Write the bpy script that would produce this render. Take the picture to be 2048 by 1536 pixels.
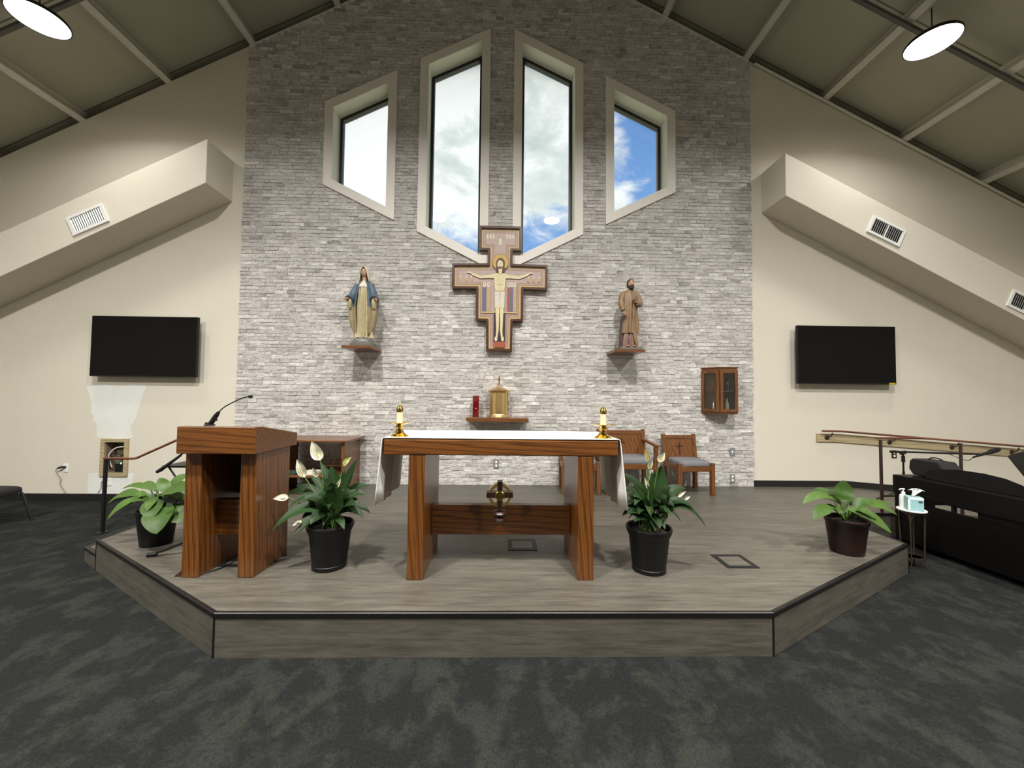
import bpy, bmesh, math, random
from mathutils import Vector, Matrix
from math import pi, sin, cos, sqrt, radians

for o in list(bpy.data.objects):
    bpy.data.objects.remove(o)
S = bpy.context.scene
COL = S.collection
R = random.Random(7)

# ---------------------------------------------------------------- camera
cam_d = bpy.data.cameras.new('camera')
cam_d.sensor_width = 36.0
cam_d.lens = 36.0 * 770.1 / 2048.0
cam_d.clip_start = 0.05
cam_d.clip_end = 300
cam = bpy.data.objects.new('camera', cam_d)
COL.objects.link(cam)
yaw, pitch, roll = radians(1.21), radians(2.0), radians(0.62)
fw = Vector((sin(yaw) * cos(pitch), cos(yaw) * cos(pitch), sin(pitch)))
r0 = Vector((cos(yaw), -sin(yaw), 0))
u0 = r0.cross(fw)
rt = cos(roll) * r0 + sin(roll) * u0
up = -sin(roll) * r0 + cos(roll) * u0
mw = Matrix.Identity(4)
for i in range(3):
    mw[i][0], mw[i][1], mw[i][2] = rt[i], up[i], -fw[i]
mw[0][3], mw[1][3], mw[2][3] = 0.079, 0.0, 1.55
cam.matrix_world = mw
S.camera = cam

# ---------------------------------------------------------------- view, exposure, light levels
S.view_settings.view_transform = 'Standard'
S.view_settings.look = 'None'
S.view_settings.gamma = 1.0
S.view_settings.use_curve_mapping = False
S.view_settings.exposure = 0.0
LAMP_FRONT, LAMP_REAR = 34.0, 440.0      # watts of the lamps
LAMP_COLOUR = (1.0, 0.985, 0.950)
SKY_STRENGTH = 1.0

# ---------------------------------------------------------------- sky
W = bpy.data.worlds.new('sky')
S.world = W
W.use_nodes = True
nt = W.node_tree
nt.nodes.clear()


def math_node(t, op, a, b=None, c=None, clamp=False):
    n = t.nodes.new('ShaderNodeMath')
    n.operation = op
    n.use_clamp = clamp
    for i, x in enumerate((a, b, c)):
        if x is None:
            continue
        if isinstance(x, (int, float)):
            n.inputs[i].default_value = x
        else:
            t.links.new(x, n.inputs[i])
    return n.outputs[0]


def mix_col(t, fac, a, b, mode='MIX'):
    n = t.nodes.new('ShaderNodeMix')
    n.data_type = 'RGBA'
    n.blend_type = mode
    for sock, x in ((n.inputs[0], fac), (n.inputs[6], a), (n.inputs[7], b)):
        if isinstance(x, (int, float)):
            sock.default_value = x
        elif isinstance(x, (tuple, list)):
            sock.default_value = tuple(x) + ((1,) if len(x) == 3 else ())
        else:
            t.links.new(x, sock)
    return n.outputs[2]


def noise(t, vec, scale, detail=4, rough=0.55, dist=0.0):
    n = t.nodes.new('ShaderNodeTexNoise')
    n.inputs['Scale'].default_value = scale
    n.inputs['Detail'].default_value = detail
    n.inputs['Roughness'].default_value = rough
    n.inputs['Distortion'].default_value = dist
    if vec is not None:
        t.links.new(vec, n.inputs['Vector'])
    return n.outputs['Fac']


def ramp(t, fac, stops):
    n = t.nodes.new('ShaderNodeValToRGB')
    cr = n.color_ramp
    while len(cr.elements) > 1:
        cr.elements.remove(cr.elements[-1])
    for i, (p, c) in enumerate(stops):
        e = cr.elements[0] if i == 0 else cr.elements.new(p)
        e.position = p
        if isinstance(c, (int, float)):
            c = (c, c, c)
        e.color = tuple(c) + (1,)
    t.links.new(fac, n.inputs[0])
    return n.outputs[0]


def mapping(t, vec, scale=(1, 1, 1), loc=(0, 0, 0), rot=(0, 0, 0)):
    n = t.nodes.new('ShaderNodeMapping')
    n.inputs['Scale'].default_value = scale
    n.inputs['Location'].default_value = loc
    n.inputs['Rotation'].default_value = rot
    t.links.new(vec, n.inputs[0])
    return n.outputs[0]


tc = nt.nodes.new('ShaderNodeTexCoord')
sep = nt.nodes.new('ShaderNodeSeparateXYZ')
nt.links.new(tc.outputs['Generated'], sep.inputs[0])
yy = math_node(nt, 'MAXIMUM', math_node(nt, 'ABSOLUTE', sep.outputs[1]), 0.15)
px_ = math_node(nt, 'DIVIDE', sep.outputs[0], yy)
pz_ = math_node(nt, 'DIVIDE', sep.outputs[2], yy)
v1 = mapping(nt, tc.outputs['Generated'], (1, 1, 1.9), (3.1, 0.4, 1.2))
n1 = noise(nt, v1, 3.2, 8, 0.62, 0.4)
n2 = noise(nt, v1, 9.0, 8, 0.6, 0.6)
n3 = noise(nt, mapping(nt, tc.outputs['Generated'], (1, 1, 1.7), (0.3, 2.0, 5.0)), 6.5, 8, 0.6, 0.5)
mA = math_node(nt, 'ADD', math_node(nt, 'DIVIDE', math_node(nt, 'SUBTRACT', px_, 0.28), 0.15), 0.55)
mB = math_node(nt, 'DIVIDE', math_node(nt, 'ADD', math_node(nt, 'SUBTRACT', 0.485, pz_), math_node(nt, 'MULTIPLY', px_, 0.14)), 0.10)
L = math_node(nt, 'MAXIMUM', mA, mB)
L = math_node(nt, 'ADD', L, math_node(nt, 'MULTIPLY', math_node(nt, 'SUBTRACT', n1, 0.5), 2.2))
L = math_node(nt, 'ADD', L, math_node(nt, 'MULTIPLY', math_node(nt, 'SUBTRACT', n2, 0.5), 2.6))
mr = nt.nodes.new('ShaderNodeMapRange')
mr.interpolation_type = 'SMOOTHSTEP'
mr.inputs[1].default_value = 0.1
mr.inputs[2].default_value = 1.0
nt.links.new(L, mr.inputs[0])
cloud = ramp(nt, n3, [(0.30, (0.66, 0.75, 0.73)), (0.43, (0.86, 0.93, 0.92)), (0.52, (1.10, 1.14, 1.13))])
lft = nt.nodes.new('ShaderNodeMapRange')
lft.inputs[1].default_value = -0.16
lft.inputs[2].default_value = -0.34
nt.links.new(px_, lft.inputs[0])
cloud = mix_col(nt, lft.outputs[0], cloud, (1.15, 1.18, 1.19))
blue = ramp(nt, pz_, [(0.25, (0.26, 0.47, 0.86)), (0.75, (0.17, 0.37, 0.78))])
skyc = mix_col(nt, mr.outputs[0], cloud, blue)
# unseen sky at the sides and ground below, brightened to light the window jambs
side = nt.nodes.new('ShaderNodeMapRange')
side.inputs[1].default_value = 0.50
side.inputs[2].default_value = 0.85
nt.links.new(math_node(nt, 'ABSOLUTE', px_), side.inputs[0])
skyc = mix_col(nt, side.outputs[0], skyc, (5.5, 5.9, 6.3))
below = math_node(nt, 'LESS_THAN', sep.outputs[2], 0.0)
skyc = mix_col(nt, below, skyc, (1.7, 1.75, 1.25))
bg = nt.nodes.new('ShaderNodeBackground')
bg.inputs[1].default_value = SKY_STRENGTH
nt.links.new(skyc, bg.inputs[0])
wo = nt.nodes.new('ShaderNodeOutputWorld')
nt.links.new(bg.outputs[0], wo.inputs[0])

# ---------------------------------------------------------------- mesh helpers


class MB:
    """collects shapes and links them as ONE mesh object"""

    def __init__(s):
        s.v, s.f, s.m, s.k, s.xf = [], [], [], 0, None

    def add(s, vs, fs):
        b = len(s.v)
        for p in vs:
            p = Vector(p)
            if s.xf is not None:
                p = s.xf @ p
            s.v.append(tuple(p))
        for f in fs:
            s.f.append(tuple(i + b for i in f))
            s.m.append(s.k)
        return s

    def box(s, x0, x1, y0, y1, z0, z1):
        return s.add([(x0, y0, z0), (x1, y0, z0), (x1, y1, z0), (x0, y1, z0), (x0, y0, z1), (x1, y0, z1), (x1, y1, z1), (x0, y1, z1)],
                     [(3, 2, 1, 0), (4, 5, 6, 7), (0, 1, 5, 4), (1, 2, 6, 5), (2, 3, 7, 6), (3, 0, 4, 7)])

    def prism(s, poly, axis, a0, a1):
        """2-D polygon extruded along an axis: 'y' takes (x,z), 'z' takes (x,y), 'x' takes (y,z)"""
        def P(p, a):
            return {'y': (p[0], a, p[1]), 'z': (p[0], p[1], a), 'x': (a, p[0], p[1])}[axis]
        n = len(poly)
        area = sum(poly[i][0] * poly[(i + 1) % n][1] - poly[(i + 1) % n][0] * poly[i][1] for i in range(n))
        flip = (area > 0) != (axis == 'y')
        vs = [P(p, a0) for p in poly] + [P(p, a1) for p in poly]
        fs = [tuple(range(n)), tuple(range(2 * n - 1, n - 1, -1))] + [(i, i + n, (i + 1) % n + n, (i + 1) % n) for i in range(n)]
        if flip:
            fs = [tuple(reversed(f)) for f in fs]
        return s.add(vs, fs)

    def loft(s, rings, cap0=True, cap1=True, closed=True):
        n = len(rings[0])
        vs = [p for r in rings for p in r]
        fs = []
        for j in range(len(rings) - 1):
            for i in range(n if closed else n - 1):
                a, b = j * n + i, j * n + (i + 1) % n
                fs.append((a, b, b + n, a + n))
        if closed and cap0:
            fs.append(tuple(range(n - 1, -1, -1)))
        if closed and cap1:
            fs.append(tuple(range((len(rings) - 1) * n, len(rings) * n)))
        return s.add(vs, fs)

    def tube(s, pts, r, n=10, caps=True, flat=1.0):
        pts = [Vector(p) for p in pts]
        rs = r if isinstance(r, (list, tuple)) else [r] * len(pts)
        rings = []
        prev = None
        for i, p in enumerate(pts):
            d = (pts[min(i + 1, len(pts) - 1)] - pts[max(i - 1, 0)])
            d.normalize()
            if prev is None:
                h = Vector((0, 0, 1)) if abs(d.z) < 0.9 else Vector((1, 0, 0))
                a = d.cross(h).normalized()
            else:
                a = prev - d * prev.dot(d)
                a.normalize()
            prev = a
            b = d.cross(a)
            rings.append([p + rs[i] * (cos(2 * pi * q / n) * a + flat * sin(2 * pi * q / n) * b) for q in range(n)])
        return s.loft(rings, caps, caps)

    def cyl(s, a, b, r, n=16, r2=None):
        return s.tube([a, b], [r, r if r2 is None else r2], n)

    def lathe(s, prof, c=(0, 0, 0), n=32, sy=1.0):
        rings = [[(c[0] + r * cos(2 * pi * q / n), c[1] + sy * r * sin(2 * pi * q / n), c[2] + z) for q in range(n)] for r, z in prof]
        return s.loft(rings)

    def ell(s, c, rad, n=20, m=12, rot=None):
        rings = []
        for j in range(m + 1):
            t = -pi / 2 + pi * (0.02 + 0.96 * j / m)
            ring = []
            for q in range(n):
                p = Vector((rad[0] * cos(t) * cos(2 * pi * q / n), rad[1] * cos(t) * sin(2 * pi * q / n), rad[2] * sin(t)))
                if rot is not None:
                    p = rot @ p
                ring.append(Vector(c) + p)
            rings.append(ring)
        return s.loft(rings)

    def build(s, name, mats, parent=None, smooth=None, bevel=0.0, seg=2, loc=None, subd=0):
        me = bpy.data.meshes.new(name)
        me.from_pydata(s.v, [], s.f)
        me.validate()
        if not isinstance(mats, (list, tuple)):
            mats = [mats]
        for m in mats:
            me.materials.append(m)
        me.polygons.foreach_set('material_index', s.m[:len(me.polygons)])
        if smooth is not None:
            me.polygons.foreach_set('use_smooth', [True] * len(me.polygons))
            me.set_sharp_from_angle(angle=radians(smooth))
        me.update()
        o = bpy.data.objects.new(name, me)
        COL.objects.link(o)
        if loc is not None:
            o.location = loc
        if parent is not None:
            o.parent = parent
        if bevel:
            b = o.modifiers.new('bevel', 'BEVEL')
            b.width = bevel
            b.segments = seg
            b.limit_method = 'ANGLE'
            b.angle_limit = radians(40)
            b.harden_normals = False
        if subd:
            b = o.modifiers.new('subd', 'SUBSURF')
            b.levels = subd
            b.render_levels = subd
        return o


def plate(loops, y0, y1):
    """outline with holes in the X-Z plane, given thickness from y0 to y1; returns (verts, faces)"""
    cu = bpy.data.curves.new('plate', 'CURVE')
    cu.dimensions = '2D'
    cu.fill_mode = 'BOTH'
    cu.extrude = abs(y1 - y0) / 2
    for lp in loops:
        sp = cu.splines.new('POLY')
        sp.points.add(len(lp) - 1)
        for q, p in zip(sp.points, lp):
            q.co = (p[0], p[1], 0, 1)
        sp.use_cyclic_u = True
    ob = bpy.data.objects.new('plate', cu)
    COL.objects.link(ob)
    dg = bpy.context.evaluated_depsgraph_get()
    me = bpy.data.meshes.new_from_object(ob.evaluated_get(dg))
    ym = (y0 + y1) / 2
    vs = [(v.co.x, ym - v.co.z, v.co.y) for v in me.vertices]
    fs = [tuple(p.vertices) for p in me.polygons]
    bpy.data.objects.remove(ob)
    bpy.data.curves.remove(cu)
    bpy.data.meshes.remove(me)
    return vs, fs


def tag(o, label, cat, group=None):
    o['label'] = label
    o['category'] = cat
    if group:
        o['group'] = group
    return o


def thing(name, label, cat, loc=(0, 0, 0), rz=0.0, group=None):
    o = bpy.data.objects.new(name, None)
    COL.objects.link(o)
    o.empty_display_size = 0.1
    o.location = loc
    o.rotation_euler = (0, 0, rz)
    return tag(o, label, cat, group)


def structure(o):
    o['kind'] = 'structure'
    return o


def struct_empty(name):
    o = bpy.data.objects.new(name, None)
    COL.objects.link(o)
    return structure(o)


def dup(root, loc, rz, label):
    r = root.copy()
    COL.objects.link(r)
    r.location = loc
    r.rotation_euler = (0, 0, rz)
    r['label'] = label
    for ch in list(root.children):
        c = ch.copy()
        COL.objects.link(c)
        c.parent = r
        for g in list(ch.children):
            d = g.copy()
            COL.objects.link(d)
            d.parent = c
    return r


def inset(poly, d):
    n = len(poly)
    c = (sum(p[0] for p in poly) / n, sum(p[1] for p in poly) / n)
    lines = []
    for i in range(n):
        a, b = poly[i], poly[(i + 1) % n]
        dx, dy = b[0] - a[0], b[1] - a[1]
        l = math.hypot(dx, dy)
        nx, ny = -dy / l, dx / l
        if (c[0] - a[0]) * nx + (c[1] - a[1]) * ny < 0:
            nx, ny = -nx, -ny
        lines.append((a[0] + nx * d, a[1] + ny * d, dx, dy))
    out = []
    for i in range(n):
        x1, y1, dx1, dy1 = lines[i - 1]
        x2, y2, dx2, dy2 = lines[i]
        det = dx1 * dy2 - dy1 * dx2
        t = ((x2 - x1) * dy2 - (y2 - y1) * dx2) / det
        out.append((x1 + dx1 * t, y1 + dy1 * t))
    return out


def bez(a, b, c, n):
    a, b, c = Vector(a), Vector(b), Vector(c)
    return [(1 - t) ** 2 * a + 2 * t * (1 - t) * b + t * t * c for t in [i / n for i in range(n + 1)]]


def smooth_path(pts, n=8):
    P = [Vector(p) for p in pts]
    out = []
    for i in range(len(P) - 1):
        p0, p1, p2, p3 = P[max(i - 1, 0)], P[i], P[i + 1], P[min(i + 2, len(P) - 1)]
        for j in range(n):
            t = j / n
            out.append(0.5 * (2 * p1 + (p2 - p0) * t + (2 * p0 - 5 * p1 + 4 * p2 - p3) * t * t + (3 * p1 - p0 - 3 * p2 + p3) * t ** 3))
    out.append(P[-1])
    return out

# ---------------------------------------------------------------- materials


def new_mat(name):
    m = bpy.data.materials.new(name)
    m.use_nodes = True
    t = m.node_tree
    b = t.nodes['Principled BSDF']
    return m, t, b


def plain(name, col, rough=0.5, metal=0.0, var=0.06, scale=18.0, bump=0.0, spec=0.5, coat=0.0):
    m, t, b = new_mat(name)
    c = t.nodes.new('ShaderNodeTexCoord')
    f = noise(t, c.outputs['Object'], scale, 4)
    dark = tuple(x * (1 - var) for x in col)
    light = tuple(min(1, x * (1 + var)) for x in col)
    t.links.new(mix_col(t, f, dark, light), b.inputs['Base Color'])
    b.inputs['Roughness'].default_value = rough
    b.inputs['Metallic'].default_value = metal
    b.inputs['Specular IOR Level'].default_value = spec
    b.inputs['Coat Weight'].default_value = coat
    if bump:
        bn = t.nodes.new('ShaderNodeBump')
        bn.inputs['Strength'].default_value = bump
        bn.inputs['Distance'].default_value = 0.004
        t.links.new(noise(t, c.outputs['Object'], scale * 6, 3), bn.inputs['Height'])
        t.links.new(bn.outputs[0], b.inputs['Normal'])
    return m


def wood(name, axis, dark, mid, light, rough=0.32, s=1.0, coat=0.25):
    m, t, b = new_mat(name)
    c = t.nodes.new('ShaderNodeTexCoord')
    k = {'x': (0.8, 13, 13), 'y': (13, 0.8, 13), 'z': (13, 13, 0.8)}[axis]
    v = mapping(t, c.outputs['Object'], tuple(q * s for q in k), (0.37, 0.61, 0.23))
    warp = noise(t, mapping(t, c.outputs['Object'], tuple(q * s * 0.35 for q in k)), 2.0, 3)
    rings = t.nodes.new('ShaderNodeTexWave')
    rings.wave_type = 'BANDS'
    rings.bands_direction = 'DIAGONAL'
    rings.inputs['Scale'].default_value = 1.1
    rings.inputs['Distortion'].default_value = 6.5
    rings.inputs['Detail'].default_value = 3.0
    rings.inputs['Detail Scale'].default_value = 0.7
    t.links.new(v, rings.inputs['Vector'])
    kf = {'x': (3, 160, 160), 'y': (160, 3, 160), 'z': (160, 160, 3)}[axis]
    pores = noise(t, mapping(t, c.outputs['Object'], kf), 1.0, 3, 0.6)
    base = ramp(t, rings.outputs['Fac'], [(0.0, dark), (0.35, mid), (0.8, light), (1.0, mid)])
    base = mix_col(t, math_node(t, 'MULTIPLY', warp, 0.4), base, mid)
    pr = ramp(t, pores, [(0.38, 0.45), (0.5, 1.0)])
    base = mix_col(t, 0.75, base, pr, 'MULTIPLY')
    t.links.new(base, b.inputs['Base Color'])
    b.inputs['Roughness'].default_value = rough
    b.inputs['Coat Weight'].default_value = coat
    b.inputs['Coat Roughness'].default_value = 0.25
    bn = t.nodes.new('ShaderNodeBump')
    bn.inputs['Strength'].default_value = 0.08
    bn.inputs['Distance'].default_value = 0.002
    t.links.new(pores, bn.inputs['Height'])
    t.links.new(bn.outputs[0], b.inputs['Normal'])
    return m


OAK = ((0.072, 0.022, 0.004), (0.132, 0.043, 0.007), (0.180, 0.065, 0.011))
CHERRY = ((0.110, 0.037, 0.010), (0.165, 0.060, 0.016), (0.220, 0.088, 0.027))
M = {}
for ax in 'xyz':
    M['oak_' + ax] = wood('oak_' + ax, ax, *OAK)
    M['cherry_' + ax] = wood('cherry_' + ax, ax, *CHERRY)
M['dark_wood'] = wood('dark_wood', 'z', (0.02, 0.007, 0.003), (0.045, 0.016, 0.007), (0.075, 0.028, 0.012))
M['walnut_x'] = wood('walnut_x', 'x', (0.045, 0.016, 0.008), (0.09, 0.035, 0.018), (0.13, 0.055, 0.03), 0.3)
M['rail_wood'] = wood('rail_wood', 'x', (0.10, 0.028, 0.012), (0.16, 0.05, 0.022), (0.21, 0.075, 0.035), 0.3)
M['black_metal'] = plain('black_metal', (0.007, 0.0065, 0.0065), 0.42, spec=0.3)
M['brown_metal'] = plain('brown_metal', (0.030, 0.016, 0.011), 0.4)
M['black_plastic'] = plain('black_plastic', (0.007, 0.007, 0.007), 0.45, spec=0.3)
M['black_satin'] = plain('black_satin', (0.004, 0.0035, 0.0035), 0.38, spec=0.22)
M['black_fabric'] = plain('black_fabric', (0.010, 0.008, 0.0075), 0.9, bump=0.4, scale=40)
M['grey_fabric'] = plain('grey_fabric', (0.17, 0.17, 0.18), 0.92, var=0.25, bump=0.4, scale=60)
M['brass'] = plain('brass', (0.80, 0.56, 0.17), 0.14, 1.0, 0.03)
M['gilt'] = plain('gilt', (0.74, 0.53, 0.24), 0.33, 1.0, 0.06)
M['gilt_dark'] = plain('gilt_dark', (0.36, 0.22, 0.06), 0.3, 1.0, 0.06)
M['old_brass'] = plain('old_brass', (0.30, 0.21, 0.06), 0.3, 1.0)
M['wax'] = plain('wax', (0.62, 0.58, 0.42), 0.5, var=0.02)
M['linen'] = plain('linen', (0.86, 0.85, 0.78), 0.85, var=0.03, scale=60, bump=0.25)
M['white_plastic'] = plain('white_plastic', (0.82, 0.82, 0.78), 0.4, var=0.02)
M['white_marble'] = plain('white_marble', (0.80, 0.80, 0.76), 0.25, var=0.06, scale=8)
M['grey_plastic'] = plain('grey_plastic', (0.22, 0.22, 0.21), 0.4)
M['steel'] = plain('steel', (0.45, 0.45, 0.44), 0.35, 1.0)
M['bronze_wire'] = plain('bronze_wire', (0.09, 0.06, 0.035), 0.4, 0.6)
M['pot_black'] = plain('pot_black', (0.006, 0.0055, 0.0055), 0.45, spec=0.25)
M['pot_brown'] = plain('pot_brown', (0.016, 0.0075, 0.0055), 0.42, var=0.2, spec=0.25)
M['soil'] = plain('soil', (0.018, 0.012, 0.008), 0.95, var=0.5, scale=80, bump=1.0)
M['ceiling_steel'] = plain('ceiling_steel', (0.60, 0.58, 0.50), 0.55)
M['strut_dark'] = plain('strut_dark', (0.085, 0.082, 0.07), 0.5)
M['window_dark'] = plain('window_dark', (0.018, 0.022, 0.022), 0.4)
M['casing'] = plain('casing', (0.82, 0.77, 0.70), 0.55, var=0.03)
M['jamb'] = plain('jamb', (0.85, 0.85, 0.72), 0.6, var=0.03)
M['board'] = wood('board', 'x', (0.38, 0.30, 0.16), (0.46, 0.37, 0.21), (0.52, 0.43, 0.26), 0.5, 1.0, 0.0)
M['baseboard'] = plain('baseboard', (0.012, 0.011, 0.010), 0.4)
M['nosing'] = plain('nosing', (0.008, 0.007, 0.006), 0.4, spec=0.35)
M['red_glass'] = plain('red_glass', (0.16, 0.002, 0.006), 0.12, var=0.1, coat=0.6)
M['teal_box'] = plain('teal_box', (0.30, 0.52, 0.52), 0.55, var=0.25, scale=30)
M['tissue'] = plain('tissue', (0.85, 0.87, 0.85), 0.9, var=0.02)
M['yellow'] = plain('yellow', (0.55, 0.42, 0.02), 0.5)
M['skin'] = plain('skin', (0.50, 0.29, 0.18), 0.5, var=0.08)
M['robe_cream'] = plain('robe_cream', (0.40, 0.335, 0.185), 0.38, var=0.35, scale=14)
M['robe_lining'] = plain('robe_lining', (0.30, 0.235, 0.125), 0.45, var=0.35, scale=14)
M['mantle_blue'] = plain('mantle_blue', (0.075, 0.115, 0.155), 0.5, var=0.35, scale=12)
M['veil_cream'] = plain('veil_cream', (0.66, 0.60, 0.48), 0.5, var=0.12)
M['stone_grey'] = plain('stone_grey', (0.15, 0.145, 0.125), 0.35, var=0.2)
M['robe_brown'] = plain('robe_brown', (0.24, 0.15, 0.075), 0.5, var=0.25, scale=9)
M['robe_plum'] = plain('robe_plum', (0.20, 0.11, 0.085), 0.5, var=0.25, scale=9)
M['robe_ochre'] = plain('robe_ochre', (0.24, 0.155, 0.055), 0.5, var=0.25, scale=9)
M['hair_dark'] = plain('hair_dark', (0.040, 0.022, 0.013), 0.6, var=0.3, scale=30)
M['lip'] = plain('lip', (0.28, 0.09, 0.07), 0.5)
M['card'] = plain('card', (0.7, 0.68, 0.6), 0.7)
M['green_cloth'] = plain('green_cloth', (0.02, 0.05, 0.03), 0.8)
M['spadix'] = plain('spadix', (0.55, 0.48, 0.20), 0.7, var=0.2, scale=90)
M['spathe'] = plain('spathe', (0.80, 0.78, 0.60), 0.5, var=0.08)
M['spathe_green'] = plain('spathe_green', (0.52, 0.62, 0.22), 0.5, var=0.15)
M['spathe_yellow'] = plain('spathe_yellow', (0.55, 0.45, 0.12), 0.5, var=0.2)


def leaf_mat(name, a, b_, rough):
    m, t, b = new_mat(name)
    g = t.nodes.new('ShaderNodeNewGeometry')
    c = t.nodes.new('ShaderNodeTexCoord')
    col = mix_col(t, g.outputs['Random Per Island'], a, b_)
    f = noise(t, c.outputs['Object'], 28, 3)
    col = mix_col(t, math_node(t, 'MULTIPLY', f, 0.35), col, tuple(x * 1.7 for x in b_))
    t.links.new(col, b.inputs['Base Color'])
    b.inputs['Roughness'].default_value = rough
    b.inputs['Specular IOR Level'].default_value = 0.25
    return m


M['lily_leaf'] = leaf_mat('lily_leaf', (0.005, 0.015, 0.0032), (0.014, 0.036, 0.007), 0.5)
M['broad_leaf'] = leaf_mat('broad_leaf', (0.023, 0.052, 0.010), (0.062, 0.115, 0.020), 0.45)
M['stem_green'] = plain('stem_green', (0.09, 0.17, 0.035), 0.5, var=0.2)


def wall_mat(name, col, patch=False):
    m, t, b = new_mat(name)
    c = t.nodes.new('ShaderNodeTexCoord')
    f = noise(t, c.outputs['Object'], 2.2, 5)
    colr = mix_col(t, f, tuple(x * 0.97 for x in col), tuple(min(1, x * 1.03) for x in col))
    if patch:   # white primer left on the wall where it was repaired
        s = t.nodes.new('ShaderNodeSeparateXYZ')
        t.links.new(c.outputs['Object'], s.inputs[0])
        wob = math_node(t, 'MULTIPLY', math_node(t, 'SUBTRACT', noise(t, c.outputs['Object'], 5, 3), 0.5), 0.16)
        X = math_node(t, 'ADD', s.outputs[0], wob)
        Z = math_node(t, 'ADD', s.outputs[2], math_node(t, 'MULTIPLY', wob, 0.7))

        def rng(v, lo, hi):
            return math_node(t, 'MULTIPLY', math_node(t, 'GREATER_THAN', v, lo), math_node(t, 'LESS_THAN', v, hi))
        half = math_node(t, 'ADD', 0.26, math_node(t, 'MULTIPLY', math_node(t, 'MAXIMUM', math_node(t, 'SUBTRACT', Z, 1.1), 0.0), 0.28))
        dx = math_node(t, 'ABSOLUTE', math_node(t, 'SUBTRACT', X, -5.57))
        p1 = math_node(t, 'MULTIPLY', math_node(t, 'LESS_THAN', dx, half), rng(Z, 0.9, 1.66))
        p2 = math_node(t, 'MULTIPLY', rng(X, -5.9, -5.27), rng(Z, 0.1, 0.40))
        pk = math_node(t, 'MAXIMUM', p1, p2)
        pale = mix_col(t, noise(t, c.outputs['Object'], 9, 4), (0.70, 0.71, 0.66), (0.80, 0.81, 0.76))
        colr = mix_col(t, pk, colr, pale)
    t.links.new(colr, b.inputs['Base Color'])
    b.inputs['Roughness'].default_value = 0.75
    bn = t.nodes.new('ShaderNodeBump')
    bn.inputs['Strength'].default_value = 0.35
    bn.inputs['Distance'].default_value = 0.004
    t.links.new(noise(t, c.outputs['Object'], 90, 3), bn.inputs['Height'])
    t.links.new(bn.outputs[0], b.inputs['Normal'])
    return m


M['wall_paint'] = wall_mat('wall_paint', (0.69, 0.640, 0.535), True)
M['wall_plain'] = wall_mat('wall_plain', (0.69, 0.640, 0.535))


def brick_mat():
    m, t, b = new_mat('brick')
    g = t.nodes.new('ShaderNodeNewGeometry')
    c = t.nodes.new('ShaderNodeTexCoord')
    col = ramp(t, g.outputs['Random Per Island'], [(0.0, (0.36, 0.335, 0.305)), (0.1, (0.51, 0.48, 0.45)), (0.5, (0.57, 0.54, 0.51)), (0.85, (0.64, 0.605, 0.57)), (1.0, (0.80, 0.77, 0.73))])
    f = noise(t, mapping(t, c.outputs['Object'], (1, 1, 1.8)), 22, 6, 0.65)
    col = mix_col(t, 1.0, col, ramp(t, f, [(0.3, 0.55), (0.47, 0.95), (0.68, 1.22)]), 'MULTIPLY')
    f2 = noise(t, mapping(t, c.outputs['Object'], (1, 1, 1.6), (4, 2, 1)), 7, 5, 0.7)
    col = mix_col(t, ramp(t, f2, [(0.45, 0.0), (0.7, 0.55)]), col, (0.72, 0.69, 0.65))
    t.links.new(col, b.inputs['Base Color'])
    b.inputs['Roughness'].default_value = 0.9
    bn = t.nodes.new('ShaderNodeBump')
    bn.inputs['Strength'].default_value = 1.0
    bn.inputs['Distance'].default_value = 0.014
    t.links.new(noise(t, mapping(t, c.outputs['Object'], (1, 1, 2)), 38, 5, 0.65), bn.inputs['Height'])
    t.links.new(bn.outputs[0], b.inputs['Normal'])
    return m


M['brick'] = brick_mat()
M['mortar'] = plain('mortar', (0.74, 0.71, 0.67), 0.95, var=0.1, bump=0.6)


def carpet_mat():
    m, t, b = new_mat('carpet')
    c = t.nodes.new('ShaderNodeTexCoord')
    v = mapping(t, c.outputs['Object'], (1.0, 0.78, 1), (2.0, 1.0, 0), (0, 0, 0.0))
    blot = noise(t, v, 4.6, 12, 0.68, 0.25)
    blot2 = noise(t, mapping(t, c.outputs['Object'], (1.0, 0.72, 1), (7, 3, 0)), 4.2, 12, 0.68, 0.25)
    streak = noise(t, mapping(t, c.outputs['Object'], (110, 60, 1)), 1.0, 6, 0.85)
    col = mix_col(t, ramp(t, blot, [(0.49, 0.0), (0.60, 1.0)]), (0.0135, 0.0143, 0.0136), (0.0235, 0.0252, 0.0238))
    col = mix_col(t, ramp(t, blot2, [(0.53, 0.0), (0.62, 0.9)]), col, (0.0270, 0.0285, 0.0230))
    col = mix_col(t, 1.0, col, ramp(t, streak, [(0.3, 0.35), (0.5, 1.0), (0.7, 1.75)]), 'MULTIPLY')
    t.links.new(col, b.inputs['Base Color'])
    b.inputs['Roughness'].default_value = 0.97
    b.inputs['Specular IOR Level'].default_value = 0.1
    bn = t.nodes.new('ShaderNodeBump')
    bn.inputs['Strength'].default_value = 0.7
    bn.inputs['Distance'].default_value = 0.006
    t.links.new(noise(t, c.outputs['Object'], 240, 3, 0.7), bn.inputs['Height'])
    t.links.new(bn.outputs[0], b.inputs['Normal'])
    return m


M['carpet'] = carpet_mat()


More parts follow.
